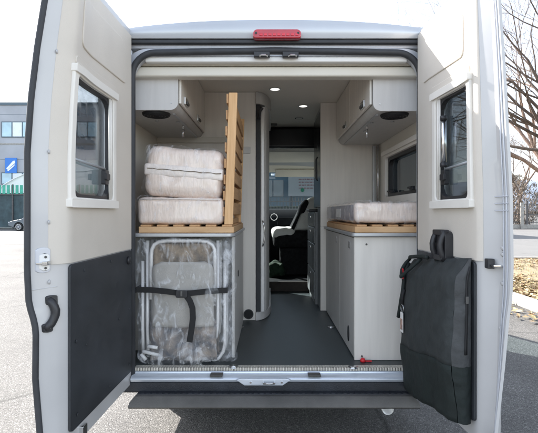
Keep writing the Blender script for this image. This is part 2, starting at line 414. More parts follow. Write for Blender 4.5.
# ---- third brake light
p0 = at(253,30.5,-.055); p1 = at(301,39.5,-.055)
b = MB(); b.prism(rrect(p0.x, p1.x, p1.z, p0.z, (.016,.016,.024,.024)), 'y', -.075, -.035)
bl = obj('brake_light', b, M['brakelens'], van, bevel=.006, seg=3)
b = MB()
for k in range(9):
    x = p0.x+.035 + k*.0245
    b.box(x, x+.018, -.0785, -.0745, p1.z+.012, p1.z+.026)
obj('reflector', b, M['brakein'], bl, bevel=.002)
for sx in (p0.x+.017, p1.x-.017):
    b = MB(); b.disc((sx, -.077, (p0.z+p1.z)/2+.002), .006, 'y', .004, 12); obj('screw', b, M['rubber'], bl)

# ---- rubber seal round the rear opening
def path_opening(xl, xr, z0, z1, r, y):
    pts = [(xl, y, z0), (xl, y, (z0+z1)/2)]
    for i in range(9):
        a = PI - .5*PI*i/8; pts.append((xl+r+r*math.cos(a), y, z1-r+r*math.sin(a)))
    pts.append((XC, y, z1+.012))
    for i in range(9):
        a = .5*PI - .5*PI*i/8; pts.append((xr-r+r*math.cos(a), y, z1-r+r*math.sin(a)))
    pts += [(xr, y, (z0+z1)/2), (xr, y, z0)]
    return pts
b = MB(); b.tube(path_opening(-.766, .846, .50, 2.318, .13, -.012), .0175, 10); obj('door_seal', b, M['rubber'], van, smooth=True)
# cream inner edge of the opening
b = MB()
mk = lambda u,v,w: Vector((u,w,v))
ring(b, rrect(-.82,.90,.50,2.3449,(.01,.01,.14,.14),8), rrect(-.770,.850,.505,2.302,(.01,.01,.13,.13),8), .0, .045, mk)
obj('opening_frame', b, M['paint'], van)
b = MB(); b.box(-.70,.78,.004,.04,2.272,2.301); obj('opening_trim', b, M['white'], van, bevel=.006)
# header
b = MB(); b.box(IL, IR, .050, .13, 2.205, 2.262); hd = obj('header_trim', b, M['header'], van, bevel=.012, seg=3)
b = MB(); b.box(IL, IR, .05, .16, 2.268, 2.36); obj('header_backing', b, M['header'], van)
# door catches in the head of the opening
for xx in (-.03, .13):
    b = MB(); b.box(xx-.055, xx+.035, -.034, -.002, 2.288, 2.318); st = obj('door_striker', b, M['plastic'], van, bevel=.004)
    b = MB(); z=2.290
    b.tube([(xx-.02,-.03,z),(xx-.02,-.05,z),(xx-.012,-.056,z),(xx+.012,-.056,z),(xx+.02,-.05,z),(xx+.02,-.03,z)], .004, 6); obj('loop', b, M['chrome'], st)
# ---- sill, threshold, latch plate, bumper
b = MB(); b.box(-.756, .836, -.010, .034, .5345, .553); obj('threshold_strip', b, M['checker'], van, bevel=.003)
b = MB(); b.prism([(-.050,.488),(-.058,.505),(-.048,.516),(-.012,.523),(-.012,.533),(.03,.533),(.03,.488)], 'x', -.764, .838); sill = obj('sill', b, M['alu'], van, bevel=.004)
b = MB()
lp = [(-.175,.520),(-.130,.490),(.080,.490),(.125,.520),(.10,.528),(-.15,.528)]
b.prism([(u-.005,v-.012) for u,v in lp], 'y', -.075, -.056); lpl = obj('latch_plate', b, M['alu'], van, bevel=.004)
b = MB(); b.tube([(-.03,-.075,.497),(-.03,-.094,.497),(.0,-.098,.497),(.03,-.094,.497),(.03,-.075,.497)], .0045, 8); obj('latch_loop', b, M['chrome'], lpl, smooth=True)
for xx in (-.10,.07):
    b = MB(); b.disc((xx,-.077,.497), .006, 'y', .005, 10); obj('screw', b, M['chrome'], lpl)
for xx in (-.29, .25):
    b = MB(); b.box(xx-.035, xx+.035, -.066, -.020, .522, .531); obj('striker_slot', b, M['bumper'], van, bevel=.003)
b = MB(); b.box(-.80, .87, -.045, .03, .43, .486); obj('lower_panel', b, M['bumper_step'], van, bevel=.006)
b = MB()
b.box(-.72, .79, -.080, .02, .385, .436)
bs = obj('bumper_step', b, M['bumper_step'], van, bevel=.004)
b = MB()
for k in range(46):
    x = -.70 + k*.0325; b.box(x, x+.02, -.078, -.05, .436, .4385)
obj('tread', b, M['bumper_step'], bs)
b = MB()
prof = [(.01,.428,.748),(-.100,.434,.752),(-.108,.432,.754),(-.136,.412,.772),(-.148,.392,.776),(-.140,.382,.774),(-.02,.352,.765)]
nb = len(prof); NX = 24
b.add([(.028 + w_*(2*i/NX-1), y_, z_) for (y_,z_,w_) in prof for i in range(NX+1)], [(k*(NX+1)+i, k*(NX+1)+i+1, (k+1)*(NX+1)+i+1, (k+1)*(NX+1)+i) for k in range(nb-1) for i in range(NX)] + [tuple(k*(NX+1) for k in range(nb)), tuple(k*(NX+1)+NX for k in range(nb))][0:2])
bm_ = obj('rear_bumper', b, M['bumper'], van, bevel=.002)
b = MB(); b.tube([(.686,.06,.288),(.686,.45,.30)], .034, 14, cap=False); ex = obj('exhaust_pipe', b, M['tube'], van, smooth=True)
sol = ex.modifiers.new('Solidify','SOLIDIFY'); sol.thickness = .004
# underbody
b = MB(); b.box(XL+.04, XR-.04, .12, 5.0, .36, .50); obj('underbody', b, M['dark'], van)
for (wx, wy) in ((XL+.14,1.15),(XR-.14,1.15),(XL+.14,4.45),(XR-.14,4.45)):
    b = MB(); b.tube([(wx-.11,wy,.34),(wx-.085,wy,.34),(wx+.085,wy,.34),(wx+.11,wy,.34)], [.31,.34,.34,.31], 32)
    w = obj('wheel', b, M['tyre'], van, smooth=False, bevel=.01)
    s_ = -1 if wx < 0 else 1
    b = MB(); b.tube([(wx+s_*.095,wy,.34),(wx+s_*.118,wy,.34)], [.20,.19], 24); b.tube([(wx+s_*.118,wy,.34),(wx+s_*.126,wy,.34)], [.06,.05], 16)
    obj('rim', b, M['rim'], w)

# ---- interior shell
b = MB(); b.box(IL, IR, .035, 2.36, .52, .550); fl = obj('floor', b, M['floor'], van)
b = MB(); b.box(IL, IR, 2.36, 4.6, .50, .640); obj('cab_floor', b, M['dash'], van, bevel=.01)
b = MB()
b.box(IL, IR, .16, 2.46, 2.400, 2.425)
cl = obj('ceiling', b, M['ceil'], van)
b = MB()
b.box(XL+.042, IL, .07, 2.5, .50, 2.42)
obj('left_lining', b, M['wall'], van)
b = MB()
b.box(IR, XR-.042, .07, RW[0]+.02, .50, 2.42); b.box(IR, XR-.042, RW[1]-.02, 2.5, .50, 2.42)
b.box(IR, XR-.042, RW[0]+.02, RW[1]-.02, .50, RW[2]+.02); b.box(IR, XR-.042, RW[0]+.02, RW[1]-.02, RW[3]-.02, 2.42)
obj('right_lining', b, M['wall'], van)
# cab sides trim
for xa, xb in ((XL+.042, IL),(IR, XR-.042)):
    b = MB(); b.prism([(2.501,.50),(4.3,.50),(4.3,1.30),(3.2,1.30),(3.2,2.40),(2.501,2.40)], 'x', xa, xb); obj('cab_side_trim', b, M['dash'], van)
# cab headlining and dark overhead locker
b = MB(); b.box(IL, IR, 2.48, 3.0, 2.16, 2.398); obj('cab_overhead_shelf', b, M['fridge'], van, bevel=.03, seg=3)
b = MB()
hl = [(2.80,2.16),(3.05,2.12),(3.35,2.09),(3.62,1.99),(3.64,2.01),(3.37,2.13),(3.0,2.20),(2.8,2.20)]
b.prism(hl, 'x', IL, IR); obj('headlining', b, M['wall'], van)
for xa, xb in ((-.75,-.02),(.09,.82)):
    b = MB(); b.prism([(3.50,2.02),(3.53,2.03),(3.60,1.93),(3.575,1.92)], 'x', xa, xb); obj('sun_visor', b, M['wall'], van, bevel=.008)
# windscreen
b = MB(); b.add([(XL+.05,3.62,2.005),(XR-.05,3.62,2.005),(XR-.05,4.50,1.33),(XL+.05,4.50,1.33)], [(0,1,2,3)])
ws = obj('windscreen', b, M['windscreen'], van)
for xa in (XL+.022, XR-.022):
    b = MB(); b.add([(xa,3.22,1.325),(xa,4.42,1.325),(xa,3.58,2.0),(xa,3.22,2.015)], [(0,1,2,3)]); obj('cab_side_window', b, M['windscreen'], van)
# dashboard
b = MB()
b.prism([(3.80,1.02),(3.78,1.22),(3.86,1.36),(4.02,1.47),(4.12,1.485),(4.35,1.36),(4.42,1.30),(4.42,.66),(4.0,.66)], 'x', IL, IR)
ds = obj('dashboard', b, M['dash'], van, bevel=.02, seg=3)
b = MB(); c = at(274,217,3.775)
ring(b, [(c.x+.05*math.cos(a*PI/10), c.z+.05*math.sin(a*PI/10)) for a in range(20)], [(c.x+.043*math.cos(a*PI/10), c.z+.043*math.sin(a*PI/10)) for a in range(20)], 3.76, 3.785, mk)
obj('air_vent', b, M['chrome'], ds)
b = MB(); b.box(.12,.36,3.755,3.79,1.24,1.36); obj('display', b, M['dash'], ds, bevel=.008)
b = MB(); b.box(-.02,.10,3.80,3.84,1.38,1.405); obj('phone_holder', b, M['plastic'], ds, bevel=.005)
b = MB()
for k in range(5): b.box(.10+k*.06,.14+k*.06,3.772,3.785,1.16,1.20)
obj('buttons', b, M['bumper'], ds, bevel=.004)
# steering wheel (left hand drive)
b = MB(); cc = Vector((-.42,3.60,1.32)); R_ = Matrix.Rotation(math.radians(-55),3,'X')
pts = [cc + R_ @ Vector((.19*math.cos(a*PI/12), .19*math.sin(a*PI/12), 0)) for a in range(25)]
b.tube(pts, .016, 8, cap=False); b.tube([cc, cc+R_@Vector((0,0,-.2))], [.06,.04], 12)
for a in (0, PI, 1.5*PI): b.tube([cc, cc + R_@Vector((.18*math.cos(a), .18*math.sin(a), 0))], .015, 6)
obj('steering_wheel', b, M['dash'], van, smooth=True)
# bulkhead step
b = MB(); b.box(IL, IR, 2.33, 2.359, .551, .66); obj('cab_step', b, nmat('step_carpet',(0.035,0.028,0.024),.9,0,.3,20), van, bevel=.008)
# tie-down rings
for px, py in ((240,327),(331,327),(233.5,366.5),(353,367)):
    d = F*(CAMZ-.553)/(py-HY); X = (px-HX)*d/F; Y = d+CAMY
    b = MB(); b.disc((X,Y,.5525), .028, 'z', .005, 16)
    b.tube([(X-.016,Y-.012,.556),(X-.012,Y-.022,.560),(X+.012,Y-.022,.560),(X+.016,Y-.012,.556)], .0035, 6)
    obj('lashing_ring', b, M['chrome'], van, smooth=True)
# ceiling lights
for X, Y, r in ((.047,.965,.036),(.312,1.50,.036),(.31,2.0,.034)):
    b = MB(); ring(b, [(X+r*1.25*math.cos(a*PI/12), Y+r*1.25*math.sin(a*PI/12)) for a in range(24)], [(X+r*math.cos(a*PI/12), Y+r*math.sin(a*PI/12)) for a in range(24)], 2.392, 2.3995, lambda u,v,w: Vector((u,v,w)))
    lt = obj('ceiling_light', b, M['chrome'], van)
    if Y < 1.9:
        b = MB(); b.disc((X,Y,2.3965), r, 'z', .005, 24); obj('lens', b, M['led'], lt)
    else:
        b = MB(); b.disc((X,Y,2.3965), r, 'z', .005, 24); obj('lens', b, M['white'], lt)
b = MB(); b.box(.02,.09,2.28,2.33,2.385,2.3995); obj('ceiling_sensor', b, M['bumper'], van, bevel=.004)
# side window on the right wall
def wallring(o_, i_, x0, x1):
    mb = MB(); ring(mb, o_, i_, x0, x1, lambda u,v,w: Vector((w,u,v))); return mb
mb = wallring(rrect(.20,1.14,1.475,1.925,.04), rrect(.275,1.065,1.55,1.865,.03), IR-.035, IR+.035)
sw = obj('side_window', mb, M['frame'], van, bevel=.006)
mb = wallring(rrect(.275,1.065,1.55,1.865,.03), rrect(.30,1.035,1.575,1.84,.05), IR-.012, IR+.02); obj('gasket', mb, M['plastic'], sw)
b = MB(); b.prism(rrect(.29,1.045,1.565,1.85,.04), 'x', IR+.022, IR+.026); obj('pane', b, M['glassdark'], sw)
b = MB(); b.box(IR-.05, IR-.036, .205,1.135,1.885,1.92); obj('blind_rail', b, M['frame'], sw, bevel=.004)
for yy in (.45,.95):
    b = MB(); b.box(IR-.03, IR-.008, yy-.03, yy+.03, 1.575, 1.60); b.box(IR-.04, IR-.02, yy-.01, yy+.045, 1.585, 1.597); obj('latch', b, M['plastic'], sw, bevel=.003)

# ================================================================== REAR DOORS
def interp(tab, x):
    if x <= tab[0][0]: return tab[0][1]
    for (a,va),(c,vc) in zip(tab, tab[1:]):
        if x <= c: return va + (vc-va)*(x-a)/(c-a)
    return tab[-1][1]
BUL = [(.44,.060),(.60,.046),(.80,.030),(.98,.032),(1.02,.024),(1.08,.006),(1.2,0),(1.65,0),(1.85,.014),(2.04,.037),(2.23,.067),(2.45,.095)]
BULR = [(.44,.072),(.57,.062),(.80,.036),(.95,.022),(1.00,.018),(1.08,.006),(1.2,0),(1.5,.004),(1.74,.018),(2.0,.032),(2.23,.048),(2.45,.066)]
SPEC = {
 'L': dict(sg=-1, xh=.768, L=.78, prof=[(0,0),(.18,.008),(.675,.025),(.70,.032),(.735,.070),(.78,.134)], wt=(.250,.700), zt=2.435, bul=BUL, te=.742),
 'R': dict(sg=1, xh=.830, L=.72, prof=[(0,0),(.18,-.002),(.577,.034),(.612,.040),(.628,.056),(.662,.096),(.72,.110)], wt=(.240,.592), zt=2.415, bul=BULR, te=.625),
}
def DM(S):
    def f(t, z, n):
        t0 = .5 if z > 1.2 else S['L']-.085; w = max(0,(t-t0)/(S['L']-t0))**1.3
        x = S['xh'] + interp(S['prof'], t) - interp(S['bul'], z)*w - n
        return Vector((S['sg']*x, -.028 - t, z))
    return f
def rpanel(mb, Mf, t0, t1, z0, z1, r, n0, n1, nu=10, nz=16, shear=0):
    rr = r if isinstance(r,(list,tuple)) else (r,)*4   # bl br tr tl
    zs = sorted(set([z0 + (z1-z0)*i/nz for i in range(nz+1)] + [z0+max(rr[0],rr[1])*k/5 for k in range(6)] + [z1-max(rr[2],rr[3])*k/5 for k in range(6)]))
    def inset(z, rb, rt):
        c = 0
        if rb and z < z0+rb: c = rb - math.sqrt(max(0, rb*rb-(z0+rb-z)**2))
        if rt and z > z1-rt: c = max(c, rt - math.sqrt(max(0, rt*rt-(z-z1+rt)**2)))
        return c
    top=[];bot=[]
    rows=[]
    for z in zs:
        a = t0 + inset(z, rr[0], rr[3]); c = t1 - inset(z, rr[1], rr[2])
        rows.append([(a+(c-a)*i/nu, z) for i in range(nu+1)])
    o = len(mb.v); W = nu+1; H = len(rows)
    vs = [Mf(t,z+shear*t,n1) for row in rows for t,z in row] + [Mf(t,z+shear*t,n0) for row in rows for t,z in row]
    fs = []
    for j in range(H-1):
        for i in range(nu):
            a = j*W+i; fs.append((a,a+1,a+W+1,a+W)); q = a+W*H; fs.append((q,q+W,q+W+1,q+1))
        for i in (0,nu):
            a = j*W+i; fs.append((a,a+W,a+W+W*H,a+W*H))
    for i in range(nu):
        for j in (0,H-1):
            a = j*W+i; fs.append((a,a+1,a+1+W*H,a+W*H))
    mb.add(vs, fs)

def build_door(key, label):
    S = SPEC[key]; Mf = DM(S); L = S['L']; sg = S['sg']
    w0, w1 = S['wt']; hz0, hz1 = 1.475, 1.985; h0, h1 = w0+.03, w1-.03
    ts = sorted(set([0,.05,.10,h0,.27,.33,.41,.48,h1,w1] + [p[0] for p in S['prof']] + [L-.02]))
    zs = sorted(set([.47+.0*i for i in range(1)] + [.47+(S['zt']-.47)*i/44 for i in range(45)] + [hz0,hz1]))
    zs = [z for z in zs if not (hz0 < z < hz0+.012 or hz0-.012 < z < hz0 or hz1 < z < hz1+.012 or hz1-.012<z<hz1)]
    mb = MB(); W = len(ts); H = len(zs)
    def thick(t): return .055*(1-(t/L)**2)+.012
    def T(t, z):    # rounded top free corner
        return t
    inn = [Mf(t,z,0) for z in zs for t in ts]
    out = [Mf(t,z,-thick(t)) for z in zs for t in ts]
    fs = []; N = W*H
    hole = lambda i,j: ts[i] >= h0-1e-6 and ts[i+1] <= h1+1e-6 and zs[j] >= hz0-1e-6 and zs[j+1] <= hz1+1e-6
    for j in range(H-1):
        for i in range(W-1):
            if hole(i,j): continue
            a=j*W+i; fs += [(a,a+1,a+W+1,a+W),(N+a,N+a+W,N+a+W+1,N+a+1)]
            for (di,dj,e0,e1) in ((-1,0,a,a+W),(1,0,a+1,a+W+1),(0,-1,a,a+1),(0,1,a+W,a+W+1)):
                ii, jj = i+di, j+dj
                if ii<0 or ii>=W-1 or jj<0 or jj>=H-1 or hole(ii,jj): fs.append((e0,e1,N+e1,N+e0))
    mb.add(inn+out, fs)
    door = obj('rear_door', mb, M['paint'] if False else M['band'], van, smooth=True, label=label)
    em = door.modifiers.new('ES','EDGE_SPLIT'); em.split_angle = math.radians(38)
    # moulded trim on the upper part: four pieces round the window, as one mesh
    tb = MB(); te = S['te']
    zb = 1.222
    # the trim is one panel with the window cut out (bands above, below, either side)
    for (a,c,e,f_) in ((.012,te,hz1,2.40),(.012,te,zb,hz0),(.012,h0,hz0,hz1),(h1,te,hz0,hz1)):
        nt_ = max(4,int((c-a)/.012)); nz_ = max(2,int((f_-e)/.05))
        tb.grid(lambda u,v: Mf(a+(c-a)*u, e+(f_-e)*v, .007 - (.006 if (c==te and u>.999) else 0)), nt_, nz_)
    for zz,(a,c) in ((zb,(.012,te)),):
        tb.grid(lambda u,v: Mf(a+(c-a)*u, zz, .007*v), 10, 1)
    o = obj('door_trim', tb, M['trim'], door, smooth=True)
    # embossed pad outlines on trim, above window
    eb = MB(); a, c = (.10, te-.11)
    rpanel(eb, Mf, a, c, 2.105, 2.33, (.03,.03,.07,.07), .004, .013)
    o = obj('trim_pad', eb, M['trim'], door, bevel=.008, seg=3)
    eb = MB(); rpanel(eb, Mf, w0-.03, w1-.012, hz1+.03, hz1+.065, (.012,.012,.02,.02), .004, .013, nz=4)
    obj('trim_ledge', eb, M['trim'], door, bevel=.006, seg=3)
    # window: outer frame, inner frame, pane, blinds' rail, stay, latch
    fb = MB(); ring(fb, rrect(w0,w1,1.445,2.015,.016,4,5), rrect(w0+.034,w1-.030,1.484,1.972,.022,4,5), .003,.020, lambda u,v,w: Mf(u,v,w))
    fr = obj('window_frame', fb, M['frame'], door, bevel=.006, seg=3)
    for (za,zc) in ((1.442,1.478),(1.978,2.012)):
        rb = MB(); rpanel(rb, Mf, w0-.003, w1+.003, za, zc, .006, .004, .030, 8, 3)
        obj('blind_cassette', rb, M['frame'], door, bevel=.006, seg=4)
    gb = MB(); ring(gb, rrect(w0+.034,w1-.030,1.484,1.972,.02,4,5), rrect(w0+.050,w1-.041,1.498,1.960,.06,4,5), -.018,.004, lambda u,v,w: Mf(u,v,w))
    obj('window_gasket', gb, M['plastic'], door)
    pb = MB(); rpanel(pb, Mf, w0+.045, w1-.035, 1.49, 1.965, .05, -.024, -.021, 6, 8)
    obj('window_pane', pb, M['glass'] if key=='L' else M['glassR'], door, smooth=False)
    # hinge-side guide rails for blind
    gb = MB()
    for tt in (w0+.046, w0+.062):
        gb.tube([Mf(tt,1.485,.010), Mf(tt,1.97,.010)], .0055, 6)
    obj('blind_guide', gb, M['frame'], door, smooth=True)
    hb = MB(); zz = 1.63
    hb.tube([Mf(w0+.09,zz+.0,-.004), Mf(w1-.04,zz+.012,-.006)], .0065, 8); obj('window_stay', hb, nmat('stay_grey_'+key,(.36,.38,.40),.4,.3,.05,9), door, smooth=True)
    hb = MB(); hb.box(0,0.001,0,0.001,0,0.001) if False else None
    t_ = w0+.095
    rpanel(hb, Mf, t_-.018, t_+.020, 1.555, 1.625, .008, -.010, .012, 2, 2); rpanel(hb, Mf, t_-.006, t_+.034, 1.575, 1.605, .006, .012, .024, 2, 2)
    obj('window_latch', hb, M['plastic'], door, bevel=.003)
    if key == 'R':
        hb = MB(); hb.tube([Mf(t_-.005,1.655,.004),Mf(t_-.005,1.87,.004)], .013, 12); obj('gas_strut', hb, M['chrome'], door, smooth=True)
        for za in (1.64,1.864):
            hb = MB(); hb.tube([Mf(t_-.005,za,.004),Mf(t_-.005,za+.021,.004)], .016, 12); obj('strut_cap', hb, M['plastic'], door, smooth=True)
    # lower black board with screws
    t1 = .705 if key=='L' else .60
    lb = MB()
    tp = t1-.014 if key=='L' else t1
    rpanel(lb, Mf, .02, tp, .548, 1.216, .016, .002, .012, 8, 10)
    brd = obj('lower_board', lb, M['blackpanel'], door, bevel=.004)
    for tt, zz in ((.06,1.18),(.30,1.185),(.58,1.18),(.06,.90),(tp-.04,.90),(.06,.60),(.32,.585),(tp-.05,.60),(.56,.86),(.2,.88)):
        if tt < tp-.02:
            c0 = Mf(tt,zz,.012); c1 = Mf(tt,zz,.0145); sb = MB(); sb.tube([c0,c1],[.008,.006],10); obj('board_rivet', sb, M['blackpanel'], brd, smooth=True)
    if key == 'L':
        c0 = Mf(.075,1.165,.012); kb = MB(); kb.tube([c0,c0+Vector((.012,0,0))],[.022,.018],16); kb.tube([c0+Vector((.0125,0,0)),c0+Vector((.014,0,0))],[.010,.010],12)
        obj('board_grommet', kb, M['plastic'], brd, smooth=True)
    # creases on the flange, plugs
    for zz in (1.385, 1.655, 2.04, 1.155) if key=='L' else (1.14,1.255,1.28,.96):
        cb = MB(); c0 = Mf(L-.040,zz,.0005); c1 = Mf(L-.040,zz,.004); cb.tube([c0,c1],[.0095,.007],12)
        obj('flange_plug', cb, M['band'], door, smooth=True)
    return door, Mf, S

dL, ML, SL = build_door('L', 'left rear door with lower board and pull handle showing')
dR, MR, SR = build_door('R', 'right rear door with sunlit top and hanging bag')
# left door: free-edge rubber
b = MB(); L = SL['L']
zz = [.47 + (2.43-.47)*i/60 for i in range(61)]
b.tube([ML(L+.001, z, -.004) for z in zz], .0115, 10); obj('edge_seal', b, M['rubber'], dL, smooth=True)
# latch recess on the left flange
b = MB(); rpanel(b, ML, .740, .768, 1.192, 1.288, .012, -.001, .006, 3, 4); lk = obj('lock_recess', b, M['paint'], dL, bevel=.003)
b = MB(); rpanel(b, ML, .745, .763, 1.200, 1.266, .012, .006, .012, 3, 6); obj('lock_plate', b, M['white'], dL, bevel=.003)
b = MB(); c = ML(.752,1.230,.012); b.box(c.x-.030, c.x+.014, c.y-.02, c.y+.004, c.z-.005, c.z+.004); b.box(c.x-.004, c.x+.016, c.y-.024, c.y+.008, c.z-.008, c.z+.008); obj('lock_tongue', b, M['chrome'], dL, bevel=.002)
for z in (1.252,1.210):
    b = MB(); c = ML(.753,z,.012); b.tube([c,c+Vector((.003,-.003,0))],[.005,.004],10); obj('lock_screw', b, M['bumper'], dL)
# curved pull handle
b = MB()
hq = [(.744,1.092,.003),(.742,1.078,.010),(.740,1.062,.014),(.739,1.045,.016),(.741,1.028,.016),(.745,1.012,.014),(.751,.998,.013),(.757,.988,.010),(.761,.978,.005)]
b.tube([ML(*q) for q in hq], [.012,.015,.0165,.017,.0165,.016,.0165,.016,.013], 10)
ph = obj('pull_handle', b, M['plastic'], dL, smooth=True)
for (ta,tb2,za,zb2) in ((.728,.750,1.066,1.104),(.746,.768,.966,1.000)):
    b = MB(); rpanel(b, ML, ta,tb2,za,zb2,.008,.0,.012,2,3); obj('handle_mount', b, M['plastic'], ph, bevel=.004)
c = ML(.757,.985,.018); b = MB(); b.tube([c,c+Vector((.001,-.008,0))],[.006,.005],10); obj('handle_screw', b, M['bumper'], ph)
# crease line below lock
b = MB(); b.tube([ML(.722,1.135,.001), ML(.775,1.13,.001)], .0018, 6);  obj('flange_crease', b, M['band'], dL)
b = MB(); rpanel(b, ML, .56,.60,.475,.53,.006,.0,.016,3,3); obj('bottom_catch', b, M['chrome'], dL, bevel=.004)
# right door flange details: ribs, tongue
b = MB()
for off in (.014,.030):
    b.tube([MR(SR['L']-off, z, .002) for z in [.48+ (2.40-.48)*i/50 for i in range(51)]], .0035, 6)
obj('flange_rib', b, M['paint'], dR, smooth=True)
b = MB(); c = MR(.650,1.215,.0); b.box(c.x-.030,c.x-.002,c.y-.012,c.y+.02,c.z-.020,c.z+.020); tb_ = obj('latch_box', b, M['plastic'], dR, bevel=.004)
b = MB(); b.box(c.x-.020,c.x+.03,c.y-.036,c.y-.014,c.z-.011,c.z-.001); b.tube([(c.x+.03,c.y-.02,c.z-.008),(c.x+.045,c.y-.02,c.z-.012)],[.007,.008],8); obj('latch_tongue', b, M['chrome'], dR, bevel=.002)
b = MB()
for k in range(3): b.tube([MR(.655,1.43+k*.028,.003), MR(.715,1.43+k*.028,.003)], .0022, 6)
obj('flange_crease', b, M['paint'], dR)
b = MB(); b.tube([MR(SR['L']+.004,z,.004) for z in (.47,.50,.53,.56)], .013, 8); obj('edge_buffer', b, M['rubber'], dR, smooth=True)
# black grab handle above the bag
b = MB()
rpanel(b, MR, .325, .425, 1.205, 1.335, (.01,.01,.025,.025), .006, .044, 5, 6)
gh = obj('grab_handle', b, M['plastic'], dR, bevel=.008, seg=3)
for tt in (.333,.408):
    b = MB(); b.tube([MR(tt,z,.036+.024*math.sin((z-1.20)/.135*PI)) for z in (1.20,1.225,1.25,1.275,1.30,1.32,1.335)], .014, 8); obj('grip', b, M['plastic'], gh, smooth=True)
b = MB(); rpanel(b, MR, .33,.415,1.318,1.342,.008,.02,.058,3,3); obj('grip_cap', b, M['plastic'], gh, bevel=.008, seg=3)
b = MB(); rpanel(b, MR, .33,.415,1.20,1.225,.008,.02,.058,3,3); obj('grip_foot', b, M['plastic'], gh, bevel=.006, seg=3)
# door check hinges
for Mf, dd in ((ML,dL),(MR,dR)):
    b = MB()
    for z in (.70,1.30,2.2):
        c = Mf(.0,z,-.035); b.tube([(c.x,c.y+.02,z-.035),(c.x,c.y+.02,z+.035)], .012, 10)
    obj('hinge', b, M['paint'], dd, smooth=True)

# ================================================================== OVERHEAD LOCKERS
def overhead(side, x_in, x_wall, y0, y1, zb, zt, label):
    sg = -1 if side=='L' else 1
    t = thing('overhead_locker', label, 'cabinet', ((x_in+x_wall)/2, (y0+y1)/2, zb), 'wall lockers under the ceiling')
    xa, xb = sorted((x_in, x_wall))
    r = .045
    # end panel with a rounded lower corner
    rad = (.002,r,.002,.002) if side=='L' else (r,.002,.002,.002)
    b = MB(); b.prism(rrect(xa, xb, zb, zt, rad), 'y', y0, y0+.018); obj('end_panel', b, M['cabend'], t, bevel=.0015)
    # carcass: bottom with rounded nose, runs to the far end
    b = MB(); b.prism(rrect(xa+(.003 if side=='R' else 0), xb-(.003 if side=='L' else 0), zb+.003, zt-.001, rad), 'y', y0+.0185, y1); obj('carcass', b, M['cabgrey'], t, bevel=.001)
    # doors along the aisle
    n = 2; ym = [y0+.022, y0+.022+(y1-y0)*.5, y1-.004]
    for k in range(n):
        b = MB(); xx = x_in + sg*(-.014); b.box(min(x_in,xx), max(x_in,xx), ym[k]+.003, ym[k+1]-.003, zb+.044, zt-.004)
        d = obj('locker_door', b, M['cab'], t, bevel=.003)
        b = MB(); yc = ym[k]+(ym[k+1]-ym[k])*.28; xh = xx
        b.box(min(xh,xh-sg*.010), max(xh,xh-sg*.010), yc-.05, yc+.05, zb+.060, zb+.108)
        h = obj('handle_plate', b, M['chrome'], d, bevel=.004)
        b = MB(); b.box(min(xh-sg*.010,xh-sg*.019), max(xh-sg*.010,xh-sg*.019), yc-.03, yc+.035, zb+.066, zb+.084); obj('handle', b, M['bumper'], d, bevel=.003)
    # underside: speaker grille, rail, buttons
    xs = x_in + sg*.155
    b = MB(); b.tube([(xs,y0+.105,zb+.004),(xs,y0+.105,zb-.012)], [.086,.080], 28); sp = obj('speaker_grille', b, M['dark'], t, smooth=False, bevel=.003)
    b = MB()
    for k in range(4):
        rr = .018+.018*k; b.tube([(xs+rr*math.cos(a*PI/12), y0+.105+rr*math.sin(a*PI/12), zb-.0125) for a in range(25)], .002, 5, cap=False)
    obj('grille_ring', b, M['plastic'], sp)
    b = MB(); b.box(min(xs-sg*.10,xs-sg*.115), max(xs-sg*.10,xs-sg*.115), y0+.10, y1-.05, zb-.004, zb+.003); obj('underside_rail', b, M['edge'], t)
    for (dx,yy) in ((.07,y0+.33),(.20,y0+.30),(.09,y0+.62)):
        b = MB(); b.disc((x_in+sg*dx, yy, zb-.002), .012, 'z', .007, 14); obj('screw_cap', b, M['edge'], t)
    b = MB(); c = (x_in+sg*.04, y0-.002, zb+.04); b.disc(c, .0045, 'y', .004, 10); obj('end_screw', b, M['edge'], t)
    # hanging latch bolt under the locker
    yb = y0+.42 if side=='L' else y0+.40
    X = x_in + sg*.055
    b = MB(); b.tube([(X,yb,zb+.003),(X,yb,zb-.03)], .004, 8); b.tube([(X,yb,zb-.03),(X,yb,zb-.085)], .0085, 10); obj('hanging_bolt', b, M['chrome'], t, smooth=True)
    return t
overhead('L', -.533, IL+.003, .10, 1.055, 2.024, 2.397, 'left overhead locker above the stacked mattresses')
overhead('R', .610, IR-.003, .10, 1.37, 2.018, 2.397, 'right overhead locker above the side window')

# ================================================================== BATHROOM CABIN (left) AND PARTITION
bc = thing('washroom_cabin', 'tall grey washroom cabin with rounded corner and sliding door on the left of the aisle', 'washroom', (-.45, 1.6, .55))
b = MB(); b.box(IL+.003, -.108, 1.062, 1.085, .552, 2.398); rp = obj('rear_panel', b, M['cab'], bc, bevel=.002)
b = MB(); b.box(IL+.003, -.215, 1.040, 1.061, 1.985, 2.03); obj('shelf_rail', b, M['header'], bc, bevel=.003)
b = MB(); b.box(-.212,-.150,1.053,1.061,1.90,1.955); obj('small_plate', b, M['cabend'], bc, bevel=.003)
b = MB(); b.disc((-.165,1.060,.602), .036, 'y', .006, 24); hg = obj('vent_hole', b, M['dark'], bc)
b = MB(); ring(b, [(-.165+.040*math.cos(a*PI/12), .602+.040*math.sin(a*PI/12)) for a in range(24)], [(-.165+.033*math.cos(a*PI/12), .602+.033*math.sin(a*PI/12)) for a in range(24)], 1.053, 1.0615, mk); obj('vent_rim', b, M['plastic'], hg)
b = MB(); b.box(-.107,-.070,1.075,1.13,.60,2.30); obj('door_channel', b, M['rubber'], bc, bevel=.004)
b = MB(); b.prism(rrect(-.069,-.036,1.068,1.125,.010), 'z', .62, 2.28); obj('sliding_door_edge', b, M['tube'], bc, smooth=False)
def curve(n=10):
    out=[]
    for i in range(n+1):
        a = .5*PI*i/n; out.append((-.036+.038*math.sin(a), 1.12+.28*(1-math.cos(a))))
    return out
cv = curve()
